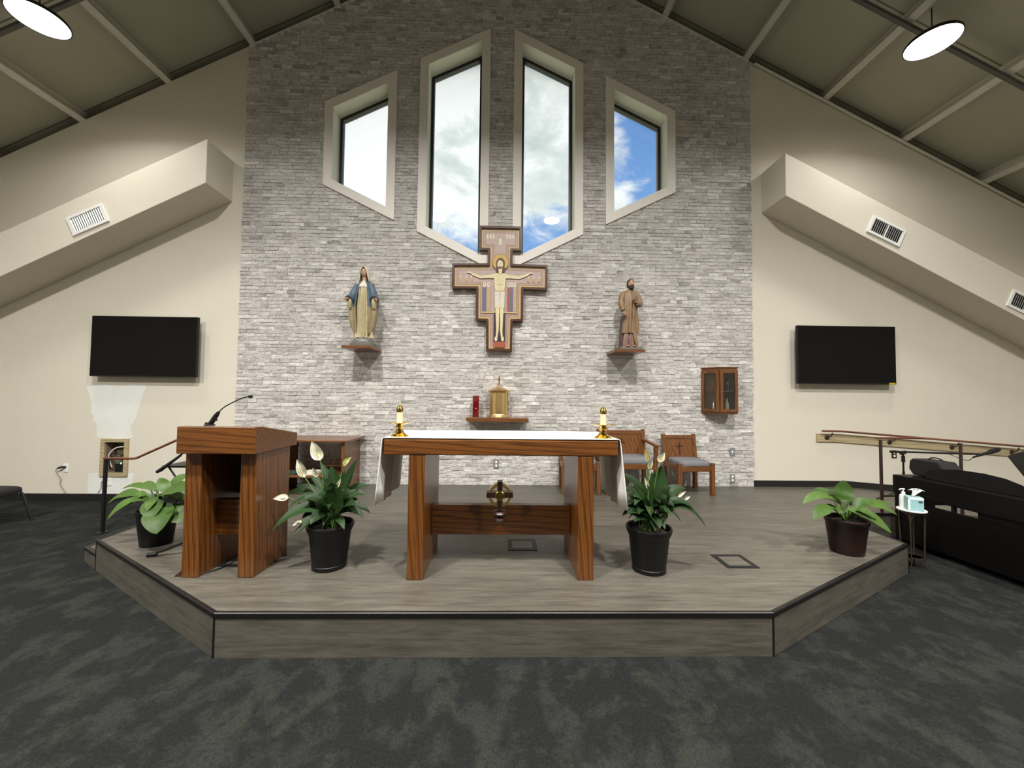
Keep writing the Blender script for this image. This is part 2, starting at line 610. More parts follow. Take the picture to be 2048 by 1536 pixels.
def plank_mat(name, dark, light):
    m, t, b = new_mat(name)
    c = t.nodes.new('ShaderNodeTexCoord')
    s = t.nodes.new('ShaderNodeSeparateXYZ')
    t.links.new(c.outputs['Object'], s.inputs[0])
    cb = t.nodes.new('ShaderNodeCombineXYZ')
    t.links.new(s.outputs[0], cb.inputs[0])
    t.links.new(math_node(t, 'ADD', s.outputs[1], s.outputs[2]), cb.inputs[1])
    br = t.nodes.new('ShaderNodeTexBrick')
    br.offset = 0.37
    br.inputs['Color1'].default_value = (0.55, 0.55, 0.55, 1)
    br.inputs['Color2'].default_value = (1, 1, 1, 1)
    br.inputs['Mortar'].default_value = (0.42, 0.42, 0.42, 1)
    br.inputs['Scale'].default_value = 1.0
    br.inputs['Mortar Size'].default_value = 0.0012
    br.inputs['Brick Width'].default_value = 1.22
    br.inputs['Row Height'].default_value = 0.178
    t.links.new(cb.outputs[0], br.inputs['Vector'])
    g1 = noise(t, mapping(t, c.outputs['Object'], (2.4, 22, 22)), 1.0, 9, 0.72, 0.4)
    g2 = noise(t, mapping(t, c.outputs['Object'], (6, 110, 110)), 1.0, 4, 0.6)
    col = mix_col(t, ramp(t, g1, [(0.3, 0.0), (0.7, 1.0)]), dark, light)
    col = mix_col(t, 0.28, col, br.outputs['Color'], 'MULTIPLY')
    col = mix_col(t, 0.7, col, ramp(t, g2, [(0.3, 0.72), (0.55, 1.05)]), 'MULTIPLY')
    t.links.new(col, b.inputs['Base Color'])
    b.inputs['Roughness'].default_value = 0.42
    return m


M['plank'] = plank_mat('plank', (0.058, 0.051, 0.039), (0.142, 0.128, 0.101))


def ceiling_mat():
    m, t, b = new_mat('ceiling_panel')
    c = t.nodes.new('ShaderNodeTexCoord')
    s = t.nodes.new('ShaderNodeSeparateXYZ')
    t.links.new(c.outputs['Object'], s.inputs[0])
    f = noise(t, c.outputs['Object'], 1.3, 5)
    col = mix_col(t, f, (0.38, 0.362, 0.275), (0.45, 0.432, 0.335))
    md = math_node(t, 'FLOORED_MODULO', math_node(t, 'ADD', s.outputs[1], 0.35), 1.22)
    seam = math_node(t, 'LESS_THAN', md, 0.018)
    col = mix_col(t, math_node(t, 'MULTIPLY', seam, 0.75), col, (0.035, 0.032, 0.025))
    t.links.new(col, b.inputs['Base Color'])
    b.inputs['Roughness'].default_value = 0.6
    return m


M['ceiling_panel'] = ceiling_mat()


def glass_mat():
    m, t, b = new_mat('pane_glass')
    t.nodes.remove(b)
    out = t.nodes['Material Output']
    tr = t.nodes.new('ShaderNodeBsdfTransparent')
    tr.inputs[0].default_value = (0.96, 0.98, 0.97, 1)
    gl = t.nodes.new('ShaderNodeBsdfGlossy')
    gl.inputs['Roughness'].default_value = 0.01
    fr = t.nodes.new('ShaderNodeFresnel')
    fr.inputs[0].default_value = 1.5
    mx = t.nodes.new('ShaderNodeMixShader')
    t.links.new(fr.outputs[0], mx.inputs[0])
    t.links.new(tr.outputs[0], mx.inputs[1])
    t.links.new(gl.outputs[0], mx.inputs[2])
    t.links.new(mx.outputs[0], out.inputs[0])
    return m


M['pane_glass'] = glass_mat()
M['tv_screen'] = plain('tv_screen', (0.003, 0.003, 0.003), 0.12, var=0.02, spec=0.10)
M['dark_glass'] = plain('dark_glass', (0.035, 0.032, 0.027), 0.15, var=0.5, scale=30)


def emit(name, col, s):
    m, t, b = new_mat(name)
    b.inputs['Base Color'].default_value = (*col, 1)
    b.inputs['Emission Color'].default_value = (*col, 1)
    b.inputs['Emission Strength'].default_value = s
    return m


M['lamp_lens'] = emit('lamp_lens', (1.0, 0.955, 0.87), 14.0)
M['red_flame'] = emit('red_flame', (1.0, 0.12, 0.12), 4.0)

# ================================================================ the room
WY = 5.73            # face of the painted end wall
ZP = 0.26            # platform height
SL = 0.508           # roof slope
RIDGE = 8.764
XS = 9.0             # side walls
YB = -9.0


def roof(x):
    return RIDGE - SL * abs(x)


floor = structure(MB().box(-XS - .3, XS + .3, YB - .3, 6.2, -0.12, 0).build('floor', M['carpet']))

WIN = [
    [(-2.649, 5.951), (-1.581, 6.473), (-1.586, 4.169), (-2.649, 4.688)],
    [(-1.236, 6.659), (-0.181, 7.164), (-0.181, 3.478), (-1.243, 4.010)],
    [(0.181, 7.164), (1.236, 6.659), (1.243, 4.010), (0.181, 3.478)],
    [(1.581, 6.473), (2.649, 5.951), (2.649, 4.688), (1.586, 4.169)],
]
INNER = [inset(w, 0.118) for w in WIN]
NICHE = [(-5.675, 0.395), (-5.675, 0.845), (-5.395, 0.845), (-5.395, 0.395)]
outer = [(-XS, 0), (XS, 0), (XS, roof(XS)), (0, RIDGE), (-XS, roof(XS))]
b = MB()
b.add(*plate([outer] + INNER + [NICHE], WY, WY + 0.30))
wall_back = structure(b.build('wall_back', M['wall_paint']))
structure(MB().box(-XS - .2, -XS, YB, WY + .3, 0, roof(XS) + .1).build('wall_left', M['wall_plain']))
structure(MB().box(XS, XS + .2, YB, WY + .3, 0, roof(XS) + .1).build('wall_right', M['wall_plain']))
structure(MB().prism([(-XS - .2, 0), (XS + .2, 0), (XS + .2, roof(XS) + .1), (0, RIDGE + .17), (-XS - .2, roof(XS) + .1)], 'y', YB - .2, YB).build('wall_front', M['wall_plain']))
xo = XS + .3
GAP = 0.17           # the deck sits this far above the top of the end wall
structure(MB().prism([(-xo, roof(xo) + GAP), (0, RIDGE + GAP), (xo, roof(xo) + GAP), (xo, roof(xo) + GAP + .15), (0, RIDGE + GAP + .15), (-xo, roof(xo) + GAP + .15)], 'y', YB - .2, WY + .32).build('ceiling', M['ceiling_panel']))
structure(MB().prism([(-XS, roof(XS) - .1), (0, RIDGE - .1), (XS, roof(XS) - .1), (XS, roof(XS) + GAP), (0, RIDGE + GAP), (-XS, roof(XS) + GAP)], 'y', WY + .30, WY + .32).build('trim_3', M['strut_dark']))

# brick facing: every brick its own block, cut around the windows
b = MB()
rowh, gap = 0.0535, 0.0042
MID = [inset(w, 0.06) for w in WIN]


def span_at(poly, z):
    xs = []
    n = len(poly)
    for i in range(n):
        (xa, za), (xb, zb) = poly[i], poly[(i + 1) % n]
        if (za - z) * (zb - z) < 0:
            xs.append(xa + (z - za) / (zb - za) * (xb - xa))
    return (min(xs), max(xs)) if len(xs) >= 2 else None


BW = 3.815
z = ZP
row = 0
while True:
    z0, z1 = z + gap / 2, z + rowh - gap / 2
    zc = (z0 + z1) / 2
    half = min(BW, (RIDGE - 0.03 - z1) / SL)
    if half < 0.15:
        break
    segs = [(-half, half)]
    for p in MID:
        sp = span_at(p, zc)
        if sp:
            nx = []
            for a, c in segs:
                if sp[1] <= a or sp[0] >= c:
                    nx.append((a, c))
                else:
                    if sp[0] > a:
                        nx.append((a, sp[0]))
                    if sp[1] < c:
                        nx.append((sp[1], c))
            segs = nx
    for a, c in segs:
        x = a - (R.uniform(0, .02) if a <= -BW + .01 else 0)
        e = c + (R.uniform(0, .02) if c >= BW - .01 else 0)
        while x < e - .02:
            l = R.choice((R.uniform(.08, .13), R.uniform(.12, .19), R.uniform(.16, .23)))
            x2 = min(x + l, e)
            if e - x2 < .05:
                x2 = e
            d = R.uniform(0.027, 0.036)
            j = lambda: R.uniform(-.0045, .0045)
            xa, xb = x + gap / 2, x2 - gap / 2
            yf = WY - d
            b.add([(xa, WY, z0), (xb, WY, z0), (xb, WY, z1), (xa, WY, z1),
                   (xa + abs(j()), yf + j(), z0 + abs(j())), (xb - abs(j()), yf + j(), z0 + abs(j())), (xb - abs(j()), yf + j(), z1 - abs(j())), (xa + abs(j()), yf + j(), z1 - abs(j()))],
                  [(4, 5, 6, 7), (0, 1, 5, 4), (1, 2, 6, 5), (2, 3, 7, 6), (3, 0, 4, 7)])
            x = x2
    z += rowh
    row += 1
structure(b.build('wall_brick', M['brick']))
b = MB()
mo = [(-BW, ZP), (BW, ZP), (BW, roof(BW) - .01), (0, RIDGE - .01), (-BW, roof(BW) - .01)]
b.add(*plate([mo] + [inset(w, 0.10) for w in WIN], WY - 0.023, WY))
structure(b.build('wall_mortar', M['mortar']))

# windows
for i, w in enumerate(WIN):
    e = struct_empty('window_%d' % (i + 1))
    inn = INNER[i]
    b = MB()
    b.add(*plate([w, inset(w, 0.122)], WY - 0.055, WY - 0.002))
    b.build('window_casing', M['casing'], e, bevel=0.004)
    b = MB()
    n = 4
    jo = inset(w, 0.119)
    ji = inset(w, 0.128)
    for k in range(n):
        a0, a1, c1, c0 = jo[k], jo[(k + 1) % n], ji[(k + 1) % n], ji[k]
        b.prism([a0, a1, c1, c0], 'y', WY - 0.05, WY + 0.25)
    b.build('window_jamb', M['jamb'], e)
    b = MB()
    b.add(*plate([inset(w, 0.128), inset(w, 0.172)], WY + 0.195, WY + 0.275))
    b.build('window_frame', M['window_dark'], e)
    pn = inset(w, 0.15)
    MB().add([(p[0], WY + 0.255, p[1]) for p in pn], [(0, 1, 2, 3)]).build('window_pane', M['pane_glass'], e)

# boxed soffits on the end wall
for sgn, name in ((-1, 'trim_1'), (1, 'trim_2')):
    xa, xb = 4.0, 8.99
    zt, zb = 5.03, 4.42
    poly = [(sgn * xa, zb), (sgn * xa, zt), (sgn * xb, zt - .505 * (xb - xa)), (sgn * xb, zb - .505 * (xb - xa))]
    structure(MB().prism(poly, 'y', 5.22, WY - .001).build(name, M['wall_plain'], bevel=0.006))

# baseboards
structure(MB().box(-XS, -BW - .03, WY - .014, WY - .001, 0.0, 0.10).build('baseboard_left', M['baseboard']))

# purlins under the roof, and the struts that carry the lamps
ang = math.atan(SL)
for sgn in (-1, 1):
    for X in (1.33, 2.58, 3.84, 5.07, 6.30, 7.55, 8.7):
        b = MB()
        b.xf = Matrix.Translation((sgn * X, 0, roof(X) + GAP)) @ Matrix.Rotation(sgn * ang, 4, 'Y')
        b.box(-.045, .045, YB, WY + .10, -.158, -.148)
        b.box(-.006, .006, YB, WY + .10, -.148, -.012)
        b.box(-.05, .05, YB, WY + .10, -.012, -.002)
        structure(b.build('ceiling_beam', M['ceiling_steel']))
    for Y in (4.48, -1.4):
        b = MB()
        b.xf = Matrix.Translation((0, Y, RIDGE - .06)) @ Matrix.Rotation(sgn * ang, 4, 'Y')
        b.box(*(sorted((sgn * .1, sgn * 9.9))), -.022, .022, -.01, .03)
        structure(b.build('ceiling_strut', M['strut_dark']))
    b = MB()
    if sgn < 0:
        continue
    b.tube([(sgn * 3.90, WY - .03, roof(3.90) - .03), (sgn * 8.9, WY - .03, roof(8.9) - .03)], .018, 10)
    structure(b.build('ceiling_conduit', M['ceiling_steel']))


def lamp(x, y, label, watts, spread, hang=0.0, grp='round ceiling lamps'):
    zt = roof(x) - .24 - hang
    t = thing('ceiling_lamp', label, 'lamp', (x, y, zt - .145), 0, grp)
    MB().lathe([(.03, .12), (.10, .115), (.12, .09), (.235, .045), (.252, .02), (.252, .0), (.243, -.002), (.243, .012), (.03, .014)], n=40).build('housing', M['black_plastic'], t, 35)
    b = MB()
    b.lathe([(.001, .004), (.241, .004), (.241, .010), (.001, .010)], n=40)
    b.build('lens', M['lamp_lens'], t)
    MB().tube([(0, 0, .11), (0, 0, .42 + hang)], .006, 8).build('stem', M['black_metal'], t)
    ld = bpy.data.lights.new('lamp_light', 'AREA')
    ld.shape = 'DISK'
    ld.size = 0.47
    ld.energy = watts
    ld.color = LAMP_COLOUR
    ld.spread = radians(spread)
    lo = bpy.data.objects.new('lamp_light', ld)
    COL.objects.link(lo)
    lo.parent = t
    lo.location = (0, 0, -.004)
    return t


lamp(-5.198, 4.30, 'round ceiling lamp glowing above the left soffit', LAMP_FRONT, 150)
lamp(5.096, 4.30, 'round ceiling lamp glowing above the right soffit', LAMP_FRONT, 150)
for x, y, h, k in ((-2.0, 0.4, .4, 1.0), (1.5, 0.3, .6, 1.0), (-5.2, -0.7, 0, 1.0), (5.2, -0.7, 0, 1.0)):
    lamp(x, y, 'round ceiling lamp out of view above the seats', LAMP_REAR * k, 151, h, 'ceiling lamps out of view')

# platform with its black nosing
PL = [(-1.61, 2.355), (1.73, 2.355), (3.76, 3.47), (3.76, 4.40), (5.25, 4.40), (5.25, WY - .002), (-3.47, WY - .002), (-3.47, 3.50)]
platform = structure(MB().prism(PL, 'z', 0.0, ZP).build('platform', M['plank']))
for (xa, ya), (xb, yb) in ((PL[7], PL[0]), (PL[0], PL[1]), (PL[1], PL[2]), (PL[2], PL[3]), (PL[3], PL[4])):
    l = math.hypot(xb - xa, yb - ya)
    rp = MB().box(0, l, -.004, .003, .001, ZP - .004).build('riser', M['plank'], platform)
    rp.location = (xa, ya, 0)
    rp.rotation_euler = (0, 0, math.atan2(yb - ya, xb - xa))
b = MB()
path = [(-3.47, WY - .03), (-3.47, 3.50), (-1.61, 2.355), (1.73, 2.355), (3.76, 3.47), (3.76, 4.40), (5.25, 4.40)]
for (xa, ya), (xb, yb) in zip(path, path[1:]):
    dx, dy = xb - xa, yb - ya
    l = math.hypot(dx, dy)
    nx, ny = dy / l, -dx / l
    sec = [(-.013, .0045), (.004, .0045), (.009, 0), (.009, -.026), (.0, -.028)]
    rings = []
    for (x, y), tdir in (((xa, ya), 0), ((xb, yb), 1)):
        rings.append([(x - nx * 0 + nx * o_, y + ny * o_, ZP + h) for o_, h in sec])
    b.loft(rings)
for (x, y) in ((-1.61, 2.355), (1.73, 2.355), (-3.47, 3.5), (3.76, 3.47)):
    b.box(x - .006, x + .006, y - .006, y + .004, 0, ZP)
b.build('nosing', M['nosing'], platform)
# lower step on the left
STEP = [(-3.472, 3.505), (-3.472, WY - .02), (-3.76, WY - .02), (-3.76, 3.68)]
st = structure(MB().prism(STEP, 'z', 0, .13).build('platform_step', M['plank']))
b = MB()
b.prism([(-3.44, 3.48), (-3.77, 3.675), (-3.77, WY - .03), (-3.735, WY - .03), (-3.735, 3.695), (-3.472, 3.54)], 'z', .112, .134)
b.build('nosing', M['nosing'], st)
# ramp running down to the right along the end wall
b = MB()
b.prism([(5.25, 0), (5.25, ZP), (8.37, 0.0)], 'y', 4.40, WY - .002)
structure(b.build('ramp', M['plank']))
b = MB()
b.prism([(BW + .02, ZP), (5.25, ZP), (8.3, .008), (XS, .008), (XS, .10), (8.37, .10), (5.25, ZP + .09), (BW + .02, ZP + .09)], 'y', WY - .014, WY - .001)
structure(b.build('baseboard_right', M['baseboard']))

# ================================================================ the altar
# ---- altar
t = thing('altar', 'long oak altar table standing at the front centre of the platform', 'altar', (0.07, 3.08, ZP))
A = lambda: MB()
b = A(); b.box(-.835, .835, -.325, .345, .875, .985); b.build('tabletop', M['oak_x'], t, bevel=.008)
for sg in (-1, 1):
    b = A(); x0, x1 = sorted((sg * .545, sg * .660)); b.box(x0, x1, -.32, .30, 0, .875); b.build('leg', M['oak_z'], t, bevel=.006)
b = A(); b.box(-.545, .545, -.03, .045, .215, .445); b.build('stretcher', M['oak_x'], t, bevel=.006)
# emblem: a cross in a gold ring on a small turned wooden bracket
em = A(); em.k = 0
em.xf = Matrix.Translation((-.012, 0, 0))
ring = [(.088 * cos(2 * pi * q / 40), .545 + .088 * sin(2 * pi * q / 40)) for q in range(40)]
ring2 = [(.066 * cos(2 * pi * q / 40), .545 + .066 * sin(2 * pi * q / 40)) for q in range(40)]
eb = A(); eb.add(*plate([ring, ring2], -.125, -.06)); eb.xf = None
e = eb.build('emblem', M['gilt'], t, 40, loc=(-.012, 0, 0))
cr = A(); cr.box(-.020, .020, -.135, -.055, .43, .648); cr.box(-.101, .101, -.132, -.056, .527, .566); cr.build('emblem_cross', M['dark_wood'], e, bevel=.002)
bo = A(); bo.xf = Matrix.Translation((0, -.135, .546)) @ Matrix.Rotation(pi / 2, 4, 'X')
bo.lathe([(.036, -.02), (.036, .008), (.030, .012), (.026, .006), (.012, .006), (.008, .012), (.001, .013)], n=28); bo.build('emblem_boss', M['old_brass'], e, 35)
br = A(); br.lathe([(.002, .325), (.03, .328), (.045, .345), (.05, .36), (.034, .372), (.03, .378), (.055, .392), (.062, .405), (.05, .42), (.022, .43), (.02, .445)], (0, -.085, 0), 28)
br.build('emblem_bracket', M['dark_wood'], e, 35)

# ---- altar cloth: lies on the top and hangs over both ends in soft folds
b = A()
ny = 26
prof = []
rows = []
xl = .842
drop = [(xl + .001, .994), (xl + .006, .990), (xl + .010, .980), (xl + .013, .94), (xl + .016, .86), (xl + .021, .74), (xl + .027, .62), (xl + .031, .50)]
path = [(-x, z) for x, z in reversed(drop)] + [(-.7, .9945), (-.35, .9945), (0, .9945), (.35, .9945), (.7, .9945)] + drop
for j in range(ny + 1):
    y = -.318 + .645 * j / ny
    row = []
    for x, z in path:
        fx, fz = x, z
        if z < .985:
            k = (.985 - z) / .5
            wv = sin(j * .80 + (0 if x < 0 else 1.2)) * .012 * k + sin(j * .33 + 2) * .010 * k
            fx = x + (1 if x > 0 else -1) * (wv + .012 * k)
            if z < .55:
                fz = z + .005 * sin(j * .35) + (.012 if x < 0 else -.012)
        row.append((fx, y, fz))
    rows.append(row)
nP = len(path)
vs = [p for r in rows for p in r]
fs = [(j * nP + i, j * nP + i + 1, (j + 1) * nP + i + 1, (j + 1) * nP + i) for j in range(ny) for i in range(nP - 1)]
b.add(vs, fs)
cl = b.build('altar_cloth', M['linen'], None, 50, loc=(0.07, 3.08, ZP))
md = cl.modifiers.new('thick', 'SOLIDIFY'); md.thickness = .004; md.offset = 0
tag(cl, 'white linen cloth over the altar top, hanging down both ends', 'altar cloth')

# ---- candles on the altar


def candle(x, y, label):
    t = thing('candle_stand', label, 'candle', (x, y, 1.258), 0, 'altar candles')
    A().lathe([(.002, 0), (.062, 0), (.064, .004), (.058, .010), (.044, .018), (.034, .03), (.025, .046), (.020, .055), (.027, .060), (.030, .066), (.027, .073), (.021, .078), (.022, .083), (.03, .088), (.002, .09)], n=36).build('base', M['brass'], t, 35)
    A().lathe([(.002, .086), (.03, .087), (.055, .092), (.092, .100), (.094, .102), (.06, .0985), (.032, .097), (.002, .096)], n=40).build('drip_pan', M['brass'], t, 40)
    A().lathe([(.002, .094), (.0225, .094), (.0225, .192), (.002, .192)], n=28).build('candle_tube', M['wax'], t, 40)
    A().lathe([(.024, .178), (.025, .182), (.024, .205), (.017, .215), (.016, .222), (.011, .224), (.008, .226), (.003, .236), (.0015, .246), (.0005, .247)], n=28).build('oil_burner', M['old_brass'], t, 40)
    return t


candle(-.678, 2.835, 'short white candle in a brass holder on the left end of the altar')
candle(.815, 2.835, 'short white candle in a brass holder on the right end of the altar')

# ================================================================ lectern and microphones
t = thing('lectern', 'oak lectern with a thick slant-topped head on two slab sides', 'lectern', (-1.925, 3.0, ZP))
b = A()
b.prism([(-.275, .875), (.275, .875), (.275, .978), (.18, .995), (-.19, 1.062), (-.275, 1.065)], 'x', -.258, .282)
b.build('head', M['oak_x'], t, bevel=.006)
for x0, x1 in ((-.245, -.130), (.142, .252)):
    b = A(); b.box(x0, x1, -.205, .225, 0, .875); b.build('side_panel', M['oak_z'], t, bevel=.005)
b = A(); b.box(-.130, .142, -.035, .035, .24, .50); b.build('cross_rail', M['oak_x'], t, bevel=.004)
b = A(); b.box(-.130, .142, .17, .19, .50, .875); b.build('back_panel', M['dark_wood'], t)

t = thing('gooseneck_microphone', 'thin black gooseneck microphone standing on the lectern head', 'microphone', (-2.06, 2.86, 1.3215))
b = A(); b.lathe([(.002, 0), (.034, 0), (.035, .006), (.022, .012), (.002, .013)], n=24); b.tube([(0, 0, .01), (.012, 0, .022), (.045, 0, .075), (.062, 0, .10)], [.016, .017, .016, .010], 14); b.tube([(-.012, 0, .014), (-.03, 0, .018)], .008, 10); b.tube([(.03, -.0, .045), (.05, 0, .04)], .008, 10)
b.build('mount', M['black_plastic'], t, 45)
neck = smooth_path([(.058, 0, .094), (.10, 0, .135), (.17, 0, .175), (.235, 0, .205), (.275, 0, .214)], 6)
A().tube(neck, .0042, 8).build('gooseneck', M['black_metal'], t, 60)
A().tube([(.268, 0, .213), (.280, 0, .214), (.292, 0, .215), (.304, 0, .215)], [.006, .012, .013, .006], 12).build('capsule', M['black_plastic'], t, 60)

t = thing('microphone_stand', 'black boom microphone stand behind the lectern, microphone hanging low at left', 'microphone stand', (-2.42, 3.22, ZP))
A().tube([(0, 0, .10), (0, 0, .90)], .012, 12).build('pole', M['black_metal'], t, 40)
b = A(); b.lathe([(.002, .09), (.03, .09), (.03, .14), (.012, .15)], n=16); b.build('hub', M['black_plastic'], t, 40)
for (x, y) in ((-.285, -.075), (.20, -.08), (.05, .30)):
    b = A(); b.tube([(0, 0, .12), (x * .5, y * .5, .065), (x, y, .012)], .010, 10); lg = b.build('leg', M['black_metal'], t, 60)
    d = Vector((x, y, 0)).normalized() * .05
    A().tube([(x - d.x, y - d.y, .020), (x + d.x * .25, y + d.y * .25, .016)], .0155, 10).build('rubber_foot', M['black_plastic'], lg, 60)
b = A(); b.tube([(.06, -.06, .98), (0, -.02, .90), (-.10, -.06, .785)], .007, 10); b.build('boom', M['black_metal'], t, 60)
A().tube([(-.085, -.055, .80), (-.13, -.07, .757), (-.20, -.10, .69), (-.225, -.11, .672)], [.009, .011, .015, .011], 14).build('microphone', M['black_plastic'], t, 50)

b = A(); b.tube(smooth_path([(-2.0, 3.15, .268), (-1.98, 3.02, .266), (-2.02, 2.90, .266), (-2.10, 2.84, .266), (-2.20, 2.83, .266)], 8), .005, 8)
o = b.build('microphone_cable', M['black_plastic'], None, 60); tag(o, 'thin black cable lying on the platform under the lectern', 'cable')
b = A(); b.prism([(0, 0), (.06, 0), (.06, .05)], 'y', -.02, .02); o = b.build('door_wedge', M['dark_wood'], None, loc=(-2.236, 2.83, ZP), bevel=.003); tag(o, 'small dark wooden wedge on the platform against the left foot of the lectern', 'wedge')

# ================================================================ floor boxes


def floor_box(x, y, label):
    t = thing('floor_box', label, 'floor box', (x, y, ZP), 0, 'floor boxes in the platform')
    sq = lambda h: [(-h, -h), (h, -h), (h, h), (-h, h)]
    b = A()
    for q in range(4):
        a0, a1 = sq(.125)[q], sq(.125)[(q + 1) % 4]
        c0, c1 = sq(.088)[q], sq(.088)[(q + 1) % 4]
        b.prism([a0, a1, c1, c0], 'z', .0005, .005)
    b.build('frame', M['black_plastic'], t)
    A().box(-.0875, .0875, -.0875, .0875, .0005, .004).build('lid', M['plank'], t)


floor_box(.255, 3.42, 'square floor box with a black rim set in the platform behind the altar')
floor_box(1.935, 3.085, 'square floor box with a black rim in the open platform floor at right')
floor_box(-1.93, 3.10, 'square floor box with a black rim half hidden under the lectern')

# ================================================================ things on the brick wall
# ---- painted panel cross
t = thing('icon_cross', 'large painted wooden cross with stepped arms hanging below the middle windows', 'cross', (0.003, 5.655, 3.15))
Z0 = 3.15
half = [(.315, 4.078), (.315, 3.715), (.183, 3.715), (.183, 3.517), (.702, 3.507), (.702, 3.138), (.348, 3.142), (.348, 2.671), (.195, 2.666), (.190, 2.228)]
outl = half + [(-x, z) for x, z in reversed(half)]
outl = [(x, z - Z0) for x, z in outl]


def inset_rect(poly, d):
    """inset of an axis-aligned outline (clockwise from the top right)"""
    n = len(poly)
    out = []
    area = sum(poly[i][0] * poly[(i + 1) % n][1] - poly[(i + 1) % n][0] * poly[i][1] for i in range(n))
    s = 1 if area > 0 else -1
    for i in range(n):
        p0, p1, p2 = Vector(poly[i - 1]), Vector(poly[i]), Vector(poly[(i + 1) % n])
        d1, d2 = (p1 - p0).normalized(), (p2 - p1).normalized()
        n1, n2 = Vector((-d1.y, d1.x)) * s, Vector((-d2.y, d2.x)) * s
        den = 1 + n1.dot(n2)
        q = p1 + (n1 + n2) * (d / max(den, .2))
        out.append((q.x, q.y))
    return out


b = A(); b.prism(outl, 'y', -.02, .05); b.build('backing', M['walnut_x'], t, bevel=.003)
b = A(); b.add(*plate([outl, inset_rect(outl, .032)], -.055, -.018)); b.build('frame', M['walnut_x'], t, bevel=.007, seg=3)
pm = {}
for nm, c in (('ground', (.44, .32, .23)), ('border', (.56, .40, .20)), ('line', (.24, .10, .07)), ('body', (.70, .60, .36)), ('white', (.66, .60, .50)), ('halo', (.55, .36, .07)), ('hair', (.10, .035, .02)), ('blue', (.12, .14, .24)), ('red', (.36, .10, .05)), ('tan', (.50, .34, .18)), ('black', (.05, .03, .04)), ('rose', (.46, .34, .30))):
    pm[nm] = plain('paint_' + nm, c, .38, var=.16, scale=26)
names = list(pm)
b = A()
lv = [-.0215]


def paint(poly, nm):
    b.k = names.index(nm)
    lv[0] -= .0004
    b.prism(poly, 'y', lv[0], lv[0] + .0012)


def disc(cx, cz, rx, rz, nm, n=28, a0=0, a1=2 * pi):
    paint([(cx + rx * cos(a0 + (a1 - a0) * q / n), cz + rz * sin(a0 + (a1 - a0) * q / n)) for q in range(n)], nm)


def rect(x0, x1, z0, z1, nm):
    paint([(x0, z0), (x1, z0), (x1, z1), (x0, z1)], nm)


paint(inset_rect(outl, .028), 'ground')
paint(inset_rect(outl, .040), 'border')
paint(inset_rect(outl, .062), 'line')
paint(inset_rect(outl, .068), 'ground')
paint(inset_rect(outl, .088), 'line')
paint(inset_rect(outl, .094), 'rose')
# plain generic picture: small pale figures, colour bands, and one figure with open arms
for x in (-.19, -.145, -.10, .10, .145, .19):
    disc(x, .78, .016, .040, 'white', 14); disc(x, .825, .012, .014, 'tan', 12)
disc(0, .70, .026, .06, 'white', 16)
for x in (-.58, -.50, -.42, .42, .50, .58):
    disc(x, .135, .022, .034, 'tan', 14); disc(x, .172, .013, .014, 'white', 12)
for x, c in ((-.225, 'blue'), (-.165, 'tan'), (.135, 'red'), (.178, 'blue'), (.222, 'tan')):
    rect(x - .024, x + .024, -.34, .02, c); disc(x, .055, .024, .040, 'white', 16); disc(x, .062, .013, .017, 'tan', 12)
rect(-.26, .26, -.365, -.345, 'border')
rect(-.085, .085, -.80, -.36, 'black')
rect(-.085, .085, -.87, -.79, 'red')
# arms, body
paint([(-.46, .245), (-.40, .225), (-.28, .185), (-.15, .20), (-.06, .225), (.06, .225), (.15, .20), (.28, .185), (.40, .225), (.46, .245), (.41, .195), (.29, .145), (.15, .152), (.085, .150), (.075, .02), (.06, -.05), (-.06, -.05), (-.075, .02), (-.085, .150), (-.15, .152), (-.29, .145), (-.41, .195)], 'body')
paint([(-.055, -.05), (.055, -.05), (.06, -.28), (.045, -.62), (.05, -.70), (.065, -.74), (.03, -.75), (.01, -.62), (.004, -.29), (-.004, -.29), (-.01, -.62), (-.03, -.75), (-.065, -.74), (-.05, -.70), (-.045, -.62), (-.06, -.28)], 'body')
disc(-.455, .235, .030, .013, 'body', 14); disc(.455, .235, .030, .013, 'body', 14)
disc(-.048, -.745, .022, .035, 'body', 14); disc(.048, -.745, .022, .035, 'body', 14)
rect(-.04, -.034, .10, .12, 'tan'); rect(.034, .04, .10, .12, 'tan'); rect(-.002, .002, .0, .17, 'tan'); rect(-.045, .045, .055, .058, 'tan')
paint([(-.075, -.03), (.075, -.03), (.07, -.29), (.02, -.285), (0, -.12), (-.02, -.285), (-.07, -.29)], 'white')
disc(.006, .39, .122, .122, 'line', 36); disc(.006, .39, .117, .117, 'halo', 36)
disc(.006, .372, .066, .082, 'hair'); paint([(-.05, .37), (.062, .37), (.075, .26), (.03, .235), (-.025, .235), (-.065, .265)], 'hair')
disc(.002, .358, .042, .062, 'body'); rect(-.02, .03, .215, .31, 'body')
rect(-.075, .075, -.045, -.03, 'border'); rect(-.006, .006, -.13, -.03, 'border')
disc(-.012, .366, .006, .003, 'hair', 10); disc(.016, .366, .006, .003, 'hair', 10); rect(.000, .004, .338, .362, 'tan'); rect(-.012, .016, .322, .327, 'red'); paint([(-.028, .335), (-.016, .316), (.02, .316), (.032, .335), (.024, .298), (.002, .288), (-.02, .298)], 'hair')
b.build('painted_panel', [pm[n] for n in names], t)

# ---- shelves


def shelf(x0, x1, yf, z0, z1, label):
    b = A(); b.box(x0, x1, yf, WY - .035, z0, z1)
    o = b.build('wall_shelf', M['cherry_x'], None, bevel=.004); tag(o, label, 'shelf', 'wooden shelves on the brick wall')


